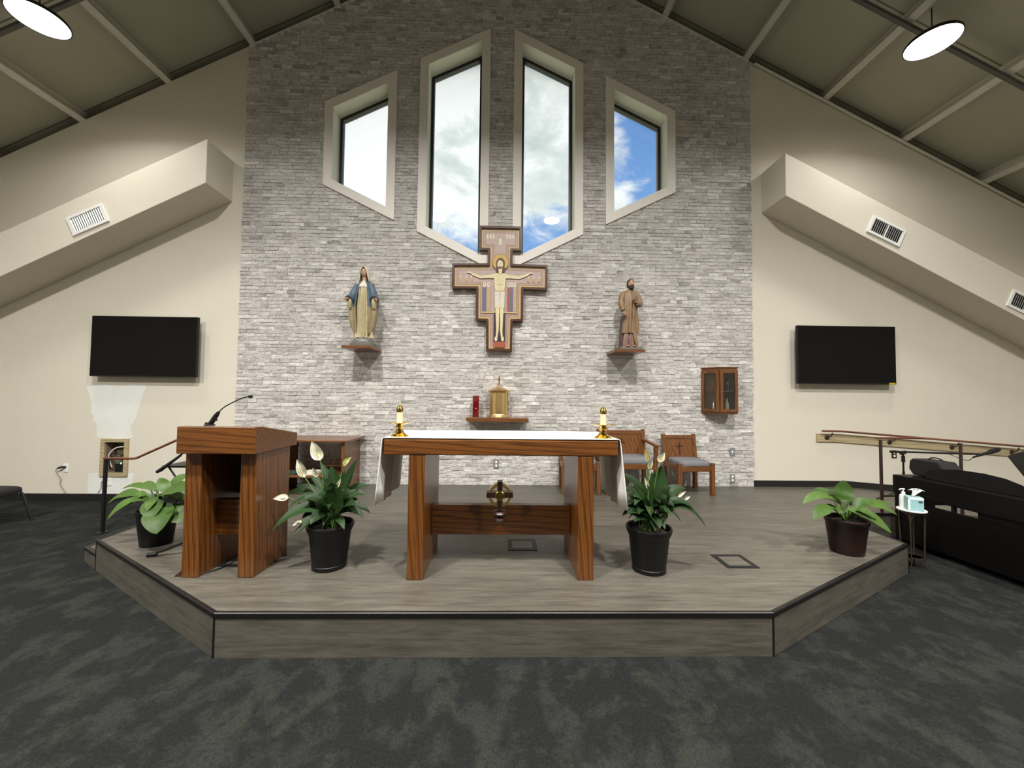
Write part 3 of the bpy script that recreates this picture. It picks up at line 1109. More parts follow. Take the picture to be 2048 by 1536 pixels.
shelf(-2.135, -1.728, 5.25, 2.195, 2.235, 'small wooden wall shelf under the statue in the blue cloak')
shelf(1.605, 2.022, 5.25, 2.195, 2.235, 'small wooden wall shelf under the statue in brown robes')
shelf(-.445, .432, 5.42, 1.206, 1.262, 'wide wooden wall shelf under the gold tabernacle')


# ---- statue helpers
def robe(b, rows, n=96, folds=((9, .05, .3),), sq=1.0):
    """rows: (z, cx, cy, rx, ry, fold)"""
    rings = []
    for z, cx, cy, rx, ry, fa in rows:
        ring = []
        for q in range(n):
            a = 2 * pi * q / n
            f = 1.0
            for k, am, ph in folds:
                f += 1.9 * fa * am * cos(k * a + ph + 1.0 * sin(z * 5))
            ring.append((cx + rx * f * cos(a), cy + ry * f * sin(a), z))
        rings.append(ring)
    b.loft(rings)


def hand(b, c, d, s, side=1, curl=.25):
    """small hand: palm plus five fingers; c wrist, d pointing direction, s hand length"""
    d = Vector(d).normalized()
    c = Vector(c)
    w = d.cross(Vector((0, 1, 0)))
    if w.length < .2:
        w = d.cross(Vector((1, 0, 0)))
    w.normalize()
    nrm = w.cross(d).normalized()
    if nrm.y > 0:
        nrm = -nrm
    b.tube([c - d * s * .08, c + d * s * .1, c + d * s * .35, c + d * s * .52], [s * .14, s * .19, s * .24, s * .21], 10, flat=.55)
    for k, (o, l) in enumerate(((-.16, .40), (-.055, .46), (.055, .44), (.15, .34))):
        p0 = c + d * s * .46 + w * s * o
        p1 = p0 + d * s * l * .5 + w * s * o * .25 + nrm * s * curl * .1
        p2 = p0 + d * s * l + w * s * o * .4 + nrm * s * curl * .5
        b.tube([p0, p1, p2], [s * .055, s * .052, s * .038], 8)
    p0 = c + d * s * .12 - w * side * s * .15
    b.tube([p0, p0 + d * s * .2 - w * side * s * .16 + nrm * s * .04, p0 + d * s * .38 - w * side * s * .22 + nrm * s * .10], [s * .07, s * .058, s * .04], 8)


def face(b, c, w, d, h, tilt=0):
    """head with brow, nose, mouth and chin; c is the centre, faces -Y"""
    n, m = 32, 24
    rings = []
    for j in range(m + 1):
        t = -pi / 2 + pi * (.03 + .94 * j / m)
        v = sin(t)
        ring = []
        for q in range(n):
            a = 2 * pi * q / n
            x = w * cos(t) * cos(a)
            y = d * cos(t) * sin(a)
            if v < 0:
                x *= 1 - .22 * (-v) ** 1.3
            fr = max(0, -sin(a)) ** 2
            xx = x / w
            if fr > 0:
                nose = math.exp(-((xx) / .13) ** 2) * max(0, math.exp(-((v + .16) / .18) ** 2))
                y -= .20 * d * nose
                eye = sum(math.exp(-((xx - e_) / .14) ** 2) * math.exp(-((v - .10) / .10) ** 2) for e_ in (-.36, .36))
                y += .10 * d * eye
                y -= .05 * d * math.exp(-((v - .27) / .08) ** 2) * fr
                y -= .05 * d * math.exp(-((v + .46) / .05) ** 2) * math.exp(-(xx / .24) ** 2)
                y -= .09 * d * math.exp(-((v + .74) / .12) ** 2) * math.exp(-(xx / .3) ** 2)
            ring.append((c[0] + x, c[1] + y, c[2] + h * v))
        rings.append(ring)
    b.loft(rings)


def face_marks(b, c):
    b.k = 1
    for sg in (-1, 1):
        b.ell((c[0] + sg * .0155, c[1] - .0445, c[2] + .006), (.0055, .003, .0024), 10, 6)
        b.tube([(c[0] + sg * .008, c[1] - .050, c[2] + .014), (c[0] + sg * .016, c[1] - .048, c[2] + .017), (c[0] + sg * .024, c[1] - .042, c[2] + .015)], .0016, 6)
    b.k = 2
    b.ell((c[0], c[1] - .0475, c[2] - .030), (.009, .004, .0032), 12, 6)
    b.k = 0


# ---- statue with the blue cloak
t = thing('robed_statue', 'painted statue of a woman in cream robe and blue cloak with lowered open hands', 'statue', (-1.918, 5.455, 2.2355), 0, 'statues on the brick wall')
b = A()
b.lathe([(.002, 0), (.175, 0), (.182, .012), (.178, .05), (.150, .058)], n=36, sy=.72)
b.lathe([(.150, .055), (.150, .07), (.14, .095), (.115, .128), (.08, .134), (.002, .135)], n=36, sy=.8)
b.build('statue_base', M['stone_grey'], t, 45)
b = A()
robe(b, [(.126, 0, -.005, .118, .085, 1.5), (.16, 0, 0, .112, .082, 1.3), (.25, .005, 0, .105, .078, 1.1), (.40, .006, 0, .104, .076, 1.0), (.55, .005, -.004, .100, .075, .8), (.66, .004, -.006, .090, .070, .6), (.72, .003, -.006, .082, .066, .5), (.78, .003, -.004, .086, .064, .35), (.84, .003, 0, .092, .060, .2), (.885, .003, .004, .085, .052, .1), (.915, .003, .006, .055, .042, 0), (.935, .003, .004, .034, .034, 0)], folds=((7, .055, .4), (11, .06, 1.3), (17, .03, 2.0)))
b.build('robe', M['robe_cream'], t, 60)
b = A(); robe(b, [(.845, .003, -.012, .086, .058, .5), (.885, .003, -.006, .078, .054, .5), (.92, .003, 0, .056, .044, .3), (.94, .003, .004, .036, .036, .1)], folds=((13, .05, 0),)); b.build('collar', M['veil_cream'], t, 60)
b = A()   # cloak over the back and shoulders, open in front
rows = [(.15, .105, .095, .05), (.22, .135, .10, .055), (.32, .158, .105, .06), (.45, .178, .11, .06), (.56, .186, .115, .055), (.66, .172, .11, .05), (.74, .150, .10, .04), (.82, .130, .088, .03), (.88, .108, .072, .02), (.915, .075, .055, .012), (.935, .045, .042, .006)]
rings = []
n = 44
for z, rx, ry, off in rows:
    ring = []
    for q in range(n + 1):
        a = radians(-62) + radians(304) * q / n
        f = 1 + .075 * cos(q * 1.15) * (1 if z < .8 else .3) + .04 * cos(q * .52 + z * 9)
        ring.append((.003 + rx * f * cos(a), off * .4 + ry * f * sin(a), z))
    rings.append(ring)
inner = [[(x * .93, y * .93 + .002, z) for x, y, z in r] for r in rings]
nr = n + 1
vs = [p for r in rings for p in r]
fs = [(j * nr + i, j * nr + i + 1, (j + 1) * nr + i + 1, (j + 1) * nr + i) for j in range(len(rows) - 1) for i in range(n)]
b.add(vs, fs)
ck = b.build('cloak', [M['robe_lining'], M['mantle_blue']], t, 60)
for p in ck.data.polygons:
    p.material_index = 1 if p.center.z > .60 else 0
md = ck.modifiers.new('thick', 'SOLIDIFY'); md.thickness = .012; md.offset = -1
for sg in (-1, 1):
    b = A()
    b.tube(smooth_path([(sg * .085, .0, .88), (sg * .125, -.005, .80), (sg * .150, -.03, .71), (sg * .172, -.075, .655)], 5), [.040 + .0017 * i for i in range(16)], 16)
    b.build('sleeve', M['mantle_blue'], t, 60)
    b = A()   # hanging cuff below the wrist
    b.loft([[(sg * (.165 + .028 * cos(2 * pi * q / 20) * w * (1 + .16 * cos(6 * pi * q / 20))), -.055 + .040 * sin(2 * pi * q / 20) * w * (1 + .16 * cos(6 * pi * q / 20)), z) for q in range(20)] for z, w in ((.672, .8), (.640, 1.15), (.60, 1.2), (.555, 1.0), (.525, .72), (.515, .3))])
    b.build('cuff', M['robe_cream'], t, 60)
    b = A()
    hand(b, (sg * .182, -.09, .668), (sg * .75, -.45, -.35), .085, -sg)
    b.build('hand', M['skin'], t, 60)
    b = A()
    b.tube(smooth_path([(sg * .150, -.02, .60), (sg * .160, -.025, .48), (sg * .145, -.02, .34), (sg * .125, -.015, .24), (sg * .105, -.01, .16)], 4), [.026, .030, .034, .036, .037, .037, .037, .036, .034, .031, .028, .025, .021, .017, .014, .011, .008], 14)
    b.build('drape', M['robe_lining'], t, 60)
b = A()
FC = (.003, -.016, 1.055)
face(b, FC, .043, .052, .066)
b.tube([(.003, .0, .92), (.003, -.004, .96), (.003, -.008, 1.0)], [.033, .026, .027], 16)
face_marks(b, FC)
b.build('head', [M['skin'], M['hair_dark'], M['lip']], t, 70)
b = A(); b.loft([[(.003 + rx * cos(2 * pi * q / 28), cy + ry * sin(2 * pi * q / 28), z) for q in range(28)] for z, cy, rx, ry in ((1.02, .016, .044, .036), (1.06, .012, .047, .044), (1.095, .004, .046, .053), (1.116, .002, .038, .047), (1.126, .002, .020, .026))]); b.build('hair', M['hair_dark'], t, 60)
b = A()
rings = []
for z, cy, rx, ry, ang in ((.93, .010, .074, .054, 58), (.97, .010, .070, .058, 52), (1.01, .010, .066, .062, 46), (1.05, .008, .063, .066, 42), (1.085, .004, .060, .070, 36), (1.112, .004, .052, .066, 22), (1.132, .006, .036, .046, 4), (1.142, .006, .012, .016, 0)):
    rings.append([(.003 + rx * cos(radians(-90 + ang) + radians(360 - 2 * ang) * q / 28), cy + ry * sin(radians(-90 + ang) + radians(360 - 2 * ang) * q / 28), z) for q in range(29)])
b.loft(rings, closed=False)
vl = b.build('veil', M['veil_cream'], t, 60)
md = vl.modifiers.new('thick', 'SOLIDIFY'); md.thickness = .007; md.offset = 1

# ---- statue in brown robes
t = thing('robed_statue', 'painted statue of a bearded man in brown robes holding a carpenter square', 'statue', (1.868, 5.455, 2.2355), 0, 'statues on the brick wall')
b = A(); b.box(-.165, .165, -.105, .105, 0, .045); b.build('statue_base', M['stone_grey'], t, bevel=.006)
b = A(); robe(b, [(.046, -.02, .0, .100, .078, 1.4), (.10, -.015, 0, .100, .076, 1.3), (.20, -.01, 0, .096, .070, .6), (.262, -.005, 0, .082, .060, .1)], folds=((6, .07, .9), (13, .06, .2)))
b.build('under_robe', M['robe_plum'], t, 60)
b = A(); b.tube(smooth_path([(.05, -.07, .27), (.06, -.078, .17), (.085, -.082, .062)], 5), [.020, .022, .023, .024, .024, .024, .024, .024, .022, .018, .012], 12); b.build('under_robe_fold', M['robe_ochre'], t, 60)
for x in (-.05, .045):
    b = A(); b.ell((x, -.088, .058), (.024, .045, .014)); b.build('sandal_foot', M['skin'], t, 60)
b = A()
robe(b, [(.245, -.008, 0, .112, .084, 1.2), (.27, -.008, 0, .113, .085, 1.1), (.40, -.004, 0, .110, .080, 1.0), (.52, 0, 0, .104, .076, .8), (.60, .004, -.004, .096, .072, .6), (.68, .006, -.004, .100, .072, .4), (.76, .008, 0, .106, .068, .25), (.82, .010, .004, .106, .060, .12), (.855, .010, .006, .078, .048, 0), (.885, .012, .004, .036, .036, 0)], folds=((8, .06, .7), (13, .05, 1.9), (5, .04, 0)))
b.build('robe', M['robe_brown'], t, 60)
b = A(); b.tube(smooth_path([(.015, -.062, .84), (.035, -.075, .66), (.03, -.082, .50), (.055, -.086, .27)], 6), [.012] * 19, 10); b.build('robe_fold', M['robe_brown'], t, 60)
b = A(); b.tube(smooth_path([(-.055, .004, .850), (-.112, -.01, .76), (-.125, -.03, .665), (-.105, -.06, .565)], 5), [.020, .034, .041, .044, .044, .043, .041, .040, .040, .042, .044, .042, .036, .033, .031, .030], 16); b.build('sleeve', M['robe_brown'], t, 60)
b = A(); b.tube(smooth_path([(.068, .004, .850), (.128, -.01, .75), (.138, -.03, .665), (.085, -.085, .668)], 5), [.020, .034, .041, .044, .045, .044, .043, .043, .043, .043, .042, .042, .040, .037, .034, .032], 16); b.build('sleeve', M['robe_brown'], t, 60)
b = A(); hand(b, (-.100, -.070, .555), (.25, -.3, -1), .082, 1, .8); b.build('hand', M['skin'], t, 60)
b = A(); hand(b, (.075, -.096, .672), (-1, -.35, .25), .082, 1, .6); b.build('hand', M['skin'], t, 60)
b = A(); b.prism([(-.075, .50), (-.145, .47), (-.165, .28), (-.168, .02), (-.145, .02), (-.138, .26), (-.118, .42), (-.085, .47)], 'y', -.092, -.076); b.build('carpenter_square', M['hair_dark'], t)
b = A(); b.ell((.030, -.112, .695), (.022, .018, .026)); b.build('small_block', M['hair_dark'], t, 60)
b = A()
FC = (.020, -.016, .955)
face(b, FC, .042, .052, .066)
b.tube([(.012, .0, .86), (.015, -.004, .90), (.018, -.008, .925)], [.034, .029, .030], 16)
face_marks(b, FC)
b.build('head', [M['skin'], M['hair_dark'], M['lip']], t, 70)
b = A(); b.loft([[(.020 + rx * cos(2 * pi * q / 28), cy + ry * sin(2 * pi * q / 28), z) for q in range(28)] for z, cy, rx, ry in ((.918, .022, .047, .030), (.95, .020, .052, .040), (.985, .015, .052, .047), (1.006, .008, .047, .051), (1.024, .002, .034, .042), (1.03, .002, .014, .018))]); b.build('hair', M['hair_dark'], t, 60)
b = A(); b.loft([[(.020 + rx * cos(pi + pi * q / 16), -.022 + ry * sin(pi + pi * q / 16), z) for q in range(17)] for z, rx, ry in ((.876, .010, .036), (.888, .022, .046), (.902, .030, .049), (.914, .033, .046), (.924, .036, .030))], closed=False); bd = b.build('beard', M['hair_dark'], t, 60)
md = bd.modifiers.new('thick', 'SOLIDIFY'); md.thickness = .010; md.offset = 1
b = A(); b.tube([(-.004, -.066, .931), (.020, -.073, .934), (.044, -.066, .931)], [.003, .006, .003], 8); b.build('moustache', M['hair_dark'], t, 60)

# ---- tabernacle and sanctuary lamp
t = thing('tabernacle', 'round polished gold tabernacle with a small cross on its domed lid', 'tabernacle', (0.010, 5.575, 1.2625))
A().lathe([(.002, 0), (.158, 0), (.161, .006), (.156, .014), (.144, .03), (.136, .042), (.134, .050), (.002, .05)], n=48).build('base', M['gilt'], t, 30)
b = A(); b.lathe([(.002, .05), (.130, .05), (.130, .355), (.002, .355)], n=48); b.box(-.055, -.006, -.134, -.126, .223, .228); b.box(.006, .055, -.134, -.126, .223, .228); b.box(-.003, .003, -.134, -.126, .10, .30)
b.build('body', M['gilt'], t, 30)
b = A()
for a in (-74, 74):
    b = A(); b.tube([(.126 * sin(radians(a)), -.126 * cos(radians(a)), .05), (.126 * sin(radians(a)), -.126 * cos(radians(a)), .355)], .008, 12)
    b.build('column', M['gilt_dark'], t, 40)
A().lathe([(.002, .350), (.136, .350), (.142, .360), (.160, .374), (.162, .384), (.144, .390), (.120, .402), (.080, .420), (.030, .430), (.014, .440), (.012, .455), (.006, .462), (.002, .463)], n=48).build('lid', M['gilt'], t, 30)
b = A(); b.box(-.008, .008, -.008, .008, .46, .60); b.box(-.012, .012, -.045, .045, .535, .562); b.build('cross', M['gilt_dark'], t, bevel=.002)
t = thing('sanctuary_lamp', 'tall red glass candle standing left of the gold tabernacle', 'candle', (-.322, 5.56, 1.2625))
A().lathe([(.002, 0), (.044, 0), (.047, .006), (.047, .305), (.044, .307), (.042, .30), (.002, .298)], n=32).build('glass', M['red_glass'], t, 35)
b = A(); b.ell((.006, -.049, .125), (.006, .003, .006), 12, 8); b.build('flame_glint', M['red_flame'], t, 60)

# ---- glazed wall cabinet
t = thing('wall_cabinet', 'small oak wall cabinet with glass doors and angled side on brick', 'cabinet', (3.245, 5.70, 1.34))
pl = [(-.205, 0.0), (-.055, -.215), (.205, -.215), (.205, 0.0)]
b = A()
b.prism(pl, 'z', .0, .03); b.prism(pl, 'z', .64, .67)
b.box(-.20, .20, -.012, 0.0, .03, .64)
b.prism([(.185, -.215), (.205, -.215), (.205, -.012), (.185, -.012)], 'z', .03, .64)
b.build('carcass', M['cherry_z'], t)
b = A(); b.prism([(-.222, 0), (-.062, -.228), (.216, -.228), (.216, 0)], 'z', .67, .684); b.build('cornice', M['cherry_x'], t, bevel=.003)
b = A(); b.prism([(-.19, -.005), (-.05, -.205), (.185, -.205), (.185, -.005)], 'z', .33, .345); b.build('inner_shelf', M['cherry_x'], t)


def cab_door(p, q, nm):
    (xa, ya), (xb, yb) = p, q
    l = math.hypot(xb - xa, yb - ya)
    an = math.atan2(yb - ya, xb - xa)
    b = A(); b.xf = Matrix.Translation((xa, ya, 0)) @ Matrix.Rotation(an, 4, 'Z')
    sw = .045
    b.box(0, sw, -.018, .0, .03, .64); b.box(l - sw, l, -.018, 0, .03, .64); b.box(sw, l - sw, -.018, 0, .03, .075); b.box(sw, l - sw, -.018, 0, .595, .64)
    d = b.build('door', M['cherry_z'], t, bevel=.002)
    b = A(); b.xf = Matrix.Translation((xa, ya, 0)) @ Matrix.Rotation(an, 4, 'Z'); b.box(sw, l - sw, -.010, -.006, .075, .595); b.build('door_glass', M['pane_glass'], d)
    return d, an


d1, a1 = cab_door((-.205, 0), (-.055, -.215), 'side')
d2, a2 = cab_door((-.055, -.215), (.205, -.215), 'front')
A().ell((-.030, -.240, .33), (.008, .008, .008), 12, 8).build('door_knob', M['brass'], d2, 60)
for x, y, z, h, r_, m_ in ((-.075, -.09, .0305, .17, .026, 'steel'), (.02, -.12, .0305, .20, .026, 'dark_glass'), (.11, -.11, .0305, .20, .026, 'wax'), (.02, -.11, .3455, .15, .026, 'dark_glass'), (.11, -.12, .3455, .16, .026, 'dark_glass')):
    b = A(); b.lathe([(.002, 0), (r_, 0), (r_, h * .62), (r_ * .4, h * .78), (r_ * .4, h * .95), (r_ * .5, h), (.002, h)], n=20)
    o = b.build('oil_bottle', M[m_], None, 40, loc=(3.245 + x, 5.70 + y, 1.34 + z))
    tag(o, {(-.075, -.09): 'metal oil bottle behind the angled glass of the wall cabinet', (.02, -.12): 'dark oil bottle on the cabinet floor, left behind the front door', (.11, -.11): 'pale oil bottle on the cabinet floor, right behind the front door', (.02, -.11): 'dark oil bottle on the upper cabinet shelf, left', (.11, -.12): 'dark oil bottle on the upper cabinet shelf, right'}[(x, y)], 'bottle', 'oil bottles in the wall cabinet')


# ---- switches and outlets
def outlet(x, z, yf, label, col, kind):
    t = thing('wall_outlet' if kind != 'switch' else 'light_switch', label, 'outlet' if kind != 'switch' else 'switch', (x, yf, z))
    A().box(-.038, .038, -.008, 0, -.06, .06).build('cover_plate', M[col], t, bevel=.003)
    if kind == 'switch':
        A().box(-.010, .010, -.014, -.007, -.018, .018).build('toggle', M['white_plastic'], t, bevel=.002)
    else:
        for zz in (-.026, .026):
            A().lathe([(.002, 0), (.017, 0), (.017, .004), (.002, .004)], n=16).v
            b = A(); b.xf = Matrix.Translation((0, -.008, zz)) @ Matrix.Rotation(pi / 2, 4, 'X'); b.lathe([(.002, -.002), (.017, -.002), (.017, .003), (.002, .003)], n=18); b.build('socket', M['white_plastic'] if col != 'grey_plastic' or kind == 'outlet' else M['black_plastic'], t, 40)


BF = WY - .036
outlet(3.488, .775, BF, 'grey light switch on the brick wall right of the small chair', 'grey_plastic', 'switch')
outlet(3.488, .385, BF, 'grey wall outlet low on the brick under the light switch', 'grey_plastic', 'outlet')
outlet(-.02, .575, BF, 'grey wall outlet on the brick seen under the altar top', 'grey_plastic', 'outlet')
outlet(-6.22, .465, WY - .001, 'white wall outlet with a black plug near the left edge', 'white_plastic', 'outlet')
outlet(-5.60, .275, WY - .001, 'white wall outlet just below the framed wall niche', 'white_plastic', 'outlet')
outlet(5.985, .755, WY - .001, 'brown wall outlet under the handrail board at right', 'brown_metal', 'outlet')
outlet(6.02, .34, WY - .001, 'grey wall outlet low on right wall just above the piano', 'grey_plastic', 'outlet')
t = thing('power_cord', 'black plug with a thin pale cord hanging from the left wall outlet', 'cord', (-6.22, WY - .012, .48))
A().tube([(.01, 0, 0), (-.01, -.03, .004), (-.05, -.035, -.006), (-.085, -.03, -.022)], [.012, .016, .014, .005], 12).build('plug', M['black_plastic'], t, 60)
A().tube(smooth_path([(-.085, -.03, -.022), (-.11, -.015, -.06), (-.08, -.008, -.12), (-.045, -.006, -.17), (-.055, -.006, -.24), (-.01, -.006, -.31), (.03, -.006, -.37)], 6), .004, 8).build('cable', M['grey_plastic'], t, 60)
b = A(); b.tube(smooth_path([(-5.60, WY - .02, .37), (-5.64, WY - .012, .31), (-5.70, WY - .010, .27), (-5.705, WY - .010, .18), (-5.75, WY - .010, .11)], 6), .004, 8)
o = b.build('power_cord', M['grey_plastic'], None, 60); tag(o, 'thin grey cord hanging from the framed wall niche', 'cord')

# ---- niche with cables
t = thing('wall_niche', 'open framed recess in left wall filled with cables', 'niche', (-5.535, WY, .62))
rc = lambda hx, hz: [(-hx, -hz), (hx, -hz), (hx, hz), (-hx, hz)]
b = A(); b.add(*plate([rc(.195, .27), rc(.138, .222)], -.022, -.0005)); b.build('frame', M['board'], t, bevel=.002)
b = A(); b.add(*plate([rc(.1395, .2245), rc(.135, .220)], .0, .16)); b.box(-.139, .139, .16, .17, -.224, .224); b.build('recess_box', plain('niche_box', (.22, .17, .11), .8), t)
b = A(); b.box(-.03, .11, .03, .12, -.2195, -.10); b.build('device', M['black_plastic'], t, bevel=.006)
b = A(); b.ell((.06, .028, -.09), (.012, .006, .012), 12, 8); b.build('device_light', emit('blue_led', (.3, .75, .9), 1.5), t, 60)
for k, pts in enumerate(([(-.10, .06, -.15), (-.11, .02, .02), (-.02, .02, .13), (.09, .05, .15)], [(-.12, .05, -.05), (-.05, .0, .05), (.06, .01, .04), (.12, .06, -.02)], [(-.11, .05, -.18), (-.09, .01, -.02), (.02, .0, .02), (.10, .02, -.06)])):
    A().tube(smooth_path(pts, 8), .008 - .001 * k, 8).build('cable', M['white_plastic' if k == 0 else 'black_plastic'], t, 60)


# ---- televisions
def tv(x, z, label, sticker):
    t = thing('television', label, 'television', (x, 5.60, z), 0, 'wall televisions')
    w, h = .745, .434
    A().box(-w, w, 0, .045, -h, h).build('casing', M['black_plastic'], t, bevel=.006)
    A().box(-w + .009, w - .009, -.0015, .001, -h + .016, h - .009).build('screen', M['tv_screen'], t)
    A().box(-.22, .22, .045, WY - 5.60 - .002, -.18, .18).build('wall_mount', M['black_metal'], t)
    if sticker:
        A().box(w - .115, w - .02, -.003, -.0016, -h + .002, -h + .026).build('sticker', M['yellow'], t)


tv(-5.078, 2.222, 'black flat television hanging on left wall above the repaired patch', False)
tv(5.175, 2.235, 'black flat television hanging on right wall with yellow sticker', True)


# ---- air vents on the soffits
def vent(c, w, h, rot, label):
    t = thing('air_vent', label, 'vent', (c[0], 5.2195, c[1]), 0, 'white air vents on the soffits')
    Mx = Matrix.Rotation(-rot, 4, 'Y')
    rr = lambda a, b_: [(-a, -b_), (a, -b_), (a, b_), (-a, b_)]
    b = A(); b.xf = Mx; b.add(*plate([rr(w, h), rr(w - .035, h - .035)], -.018, 0)); b.build('frame', M['white_plastic'], t, bevel=.003)
    b = A(); b.xf = Mx; b.box(-w + .034, w - .034, -.003, 0, -h + .034, h - .034); b.build('backing', M['black_plastic'], t)
    b = A(); b.xf = Mx
    n = 15
    for i in range(n):
        x = -w + .045 + (2 * w - .09) * i / (n - 1)
        b.add([(x - .004, -.014, -h + .035), (x + .006, -.004, -h + .035), (x + .006, -.004, h - .035), (x - .004, -.014, h - .035), (x - .002, -.015, -h + .035), (x + .008, -.005, -h + .035), (x + .008, -.005, h - .035), (x - .002, -.015, h - .035)],
              [(0, 1, 2, 3), (7, 6, 5, 4), (0, 4, 5, 1), (2, 6, 7, 3), (1, 5, 6, 2), (0, 3, 7, 4)])
    b.box(-.006, .006, -.016, -.002, -h + .035, h - .035)
    b.build('louvres', M['white_plastic'], t)


vent((-5.532, 3.875), .252, .133, math.atan(.47), 'white slatted air vent on the left soffit')
vent((5.42, 3.940), .252, .130, -math.atan(.47), 'white slatted air vent on the right soffit, nearer the brick')
vent((7.40, 2.925), .252, .130, -math.atan(.47), 'white slatted air vent on the right soffit by the right edge')

# ================================================================ credence table and its things
t = thing('credence_table', 'low oak side table against the brick behind the lectern', 'table', (-2.44, 5.36, ZP))
b = A(); b.box(-.52, .515, -.31, .30, .685, .712); b.build('tabletop', M['cherry_x'], t, bevel=.003)
for x0, x1 in ((-.47, -.43), (.41, .45)):
    b = A(); b.box(x0, x1, -.26, .29, 0, .685); b.build('side_panel', M['cherry_z'], t, bevel=.003)
b = A(); b.box(-.43, .41, -.25, .28, .215, .245); b.build('lower_shelf', M['cherry_x'], t, bevel=.003)
b = A(); b.box(-.43, .41, -.25, .28, .0, .02); b.build('plinth', M['dark_wood'], t)
t = thing('book_stand', 'small wooden easel stand on the lower shelf of the side table', 'stand', (-2.20, 5.36, ZP + .2455))
b = A(); b.tube([(-.10, 0, .0), (-.02, .02, .17)], .011, 8); b.tube([(.10, 0, .0), (.02, .02, .17)], .011, 8); b.tube([(0, .10, 0), (0, .03, .17)], .010, 8); b.build('leg', M['cherry_z'], t)
b = A(); b.box(-.14, .14, -.03, .0, .085, .10); b.build('ledge', M['cherry_x'], t)
b = A(); b.box(-.13, .06, -.10, .10, 0, .028); o = b.build('folded_cloth', M['green_cloth'], None, bevel=.008, loc=(-2.70, 5.24, ZP + .2455)); tag(o, 'dark green folded cloth on the lower shelf of the side table', 'cloth')
b = A(); b.box(-.09, .09, -.10, .10, 0, .02); b.box(-.085, .08, -.095, .09, .02, .036); o = b.build('booklet_stack', M['card'], None, bevel=.002, loc=(-2.47, 5.24, ZP + .2455)); tag(o, 'small stack of pale booklets on the lower shelf of the side table', 'booklets')


# ================================================================ wooden chairs
def wood_chair(name, w, arms, label, loc, rz):
    t = thing(name, label, 'chair', loc, rz, 'wooden chairs along the brick wall')
    h = w / 2
    d0, d1 = -.20, .20
    t.scale = (1, 1, 1.0 if arms else .925)
    tops = .66 if arms else .47
    for sg in (-1, 1):
        b = A(); b.prism([(d1 - .02, 0), (d1 + .045, 0), (d1 + .035, .40), (d1 + .085, .84), (d1 + .035, .85), (d1 - .02, .42)], 'x', sg * h - .024, sg * h + .024); b.build('back_post', M['cherry_z'], t, bevel=.004)
        b = A(); b.box(sg * h - .026, sg * h + .026, d0 - .03, d0 + .026, 0, tops); b.build('front_leg', M['cherry_z'], t, bevel=.006)
        b = A(); b.box(sg * h - .016, sg * h + .016, d0 + .02, d1, .355, .43); b.build('side_rail', M['cherry_y'], t, bevel=.003)
        if arms:
            b = A(); b.xf = Matrix.Translation((sg * h, d0 - .03, .645)) @ Matrix.Rotation(radians(5), 4, 'X'); b.box(-.03, .03, -.01, .46, 0, .035); b.build('armrest', M['cherry_y'], t, bevel=.008)
    b = A(); b.box(-h + .024, h - .024, d0 - .022, d0 + .012, .345, .425); b.build('front_rail', M['cherry_x'], t, bevel=.006)
    b = A(); b.xf = Matrix.Translation((0, d1 + .012, .42)) @ Matrix.Rotation(radians(-6.5), 4, 'X'); b.box(-h + .022, h - .022, -.014, .012, 0, .405); bk = b.build('backrest', M['cherry_z'], t, bevel=.003)
    b = A(); b.xf = Matrix.Translation((0, d1 + .012, .42)) @ Matrix.Rotation(radians(-6.5), 4, 'X'); b.box(-h + .022, h - .022, -.022, .018, .355, .412); b.build('top_rail', M['cherry_x'], t, bevel=.005)
    b = A(); b.xf = Matrix.Translation((0, d1 + .012, .42)) @ Matrix.Rotation(radians(-6.5), 4, 'X'); b.box(-.009, .009, -.0175, -.013, .10, .30); b.box(-.055, .055, -.0175, -.013, .225, .243); b.build('carved_cross', M['dark_wood'], bk)
    b = A()
    n = 16
    rings = []
    for z, k in ((.428, .985), (.45, 1.0), (.475, .99), (.49, .95), (.497, .86)):
        rings.append([((h - .012) * k * (abs(cos(2 * pi * q / 40)) ** .35) * (1 if cos(2 * pi * q / 40) >= 0 else -1), (d0 + d1) / 2 - .012 + .222 * k * (abs(sin(2 * pi * q / 40)) ** .35) * (1 if sin(2 * pi * q / 40) >= 0 else -1), z) for q in range(40)])
    b.loft(rings); b.build('seat_cushion', M['grey_fabric'], t, 50)
    return t


wood_chair('side_chair', .46, False, 'oak side chair with grey seat, no arms, nearest the wall cabinet', (2.66, 5.36, ZP), radians(4))
wood_chair('armchair', .66, True, 'oak armchair with grey seat partly behind the altar right end', (1.80, 5.36, ZP), radians(2))
wood_chair('side_chair', .46, False, 'oak side chair mostly hidden behind right leg of the altar', (1.14, 5.40, ZP), radians(-2))

# ================================================================ potted plants


def leaf(b, base, tip, w, arch, shape=1.0, hint=(0, -.55, .83), fold=.22, n=11, wave=0.0, blunt=.85):
    base, tip = Vector(base), Vector(tip)
    mid = (base + tip) * .5 + Vector((0, 0, arch * 1.6))
    c = bez(base, mid, tip, n)
    hint = Vector(hint)
    rings = []
    ph = R.uniform(0, 6)
    for i, p in enumerate(c):
        t = i / n
        d = (c[min(i + 1, n)] - c[max(i - 1, 0)]).normalized()
        s = d.cross(hint)
        if s.length < .25:
            s = d.cross(Vector((0, .8, .6)))
        s.normalize()
        nn = s.cross(d).normalized()
        k = (sin(pi * min(1, t ** (.72 * shape)))) ** blunt if 0 < t < 1 else 0.0
        hw = w * .5 * max(k, .03)
        row = []
        for u in (-1, -.5, 0, .5, 1):
            row.append(p + s * hw * u + nn * (fold * hw * abs(u) ** 1.3 - fold * hw * .4 + wave * hw * sin(9 * t + ph + u)))
        rings.append(row)
    b.loft(rings, closed=False)


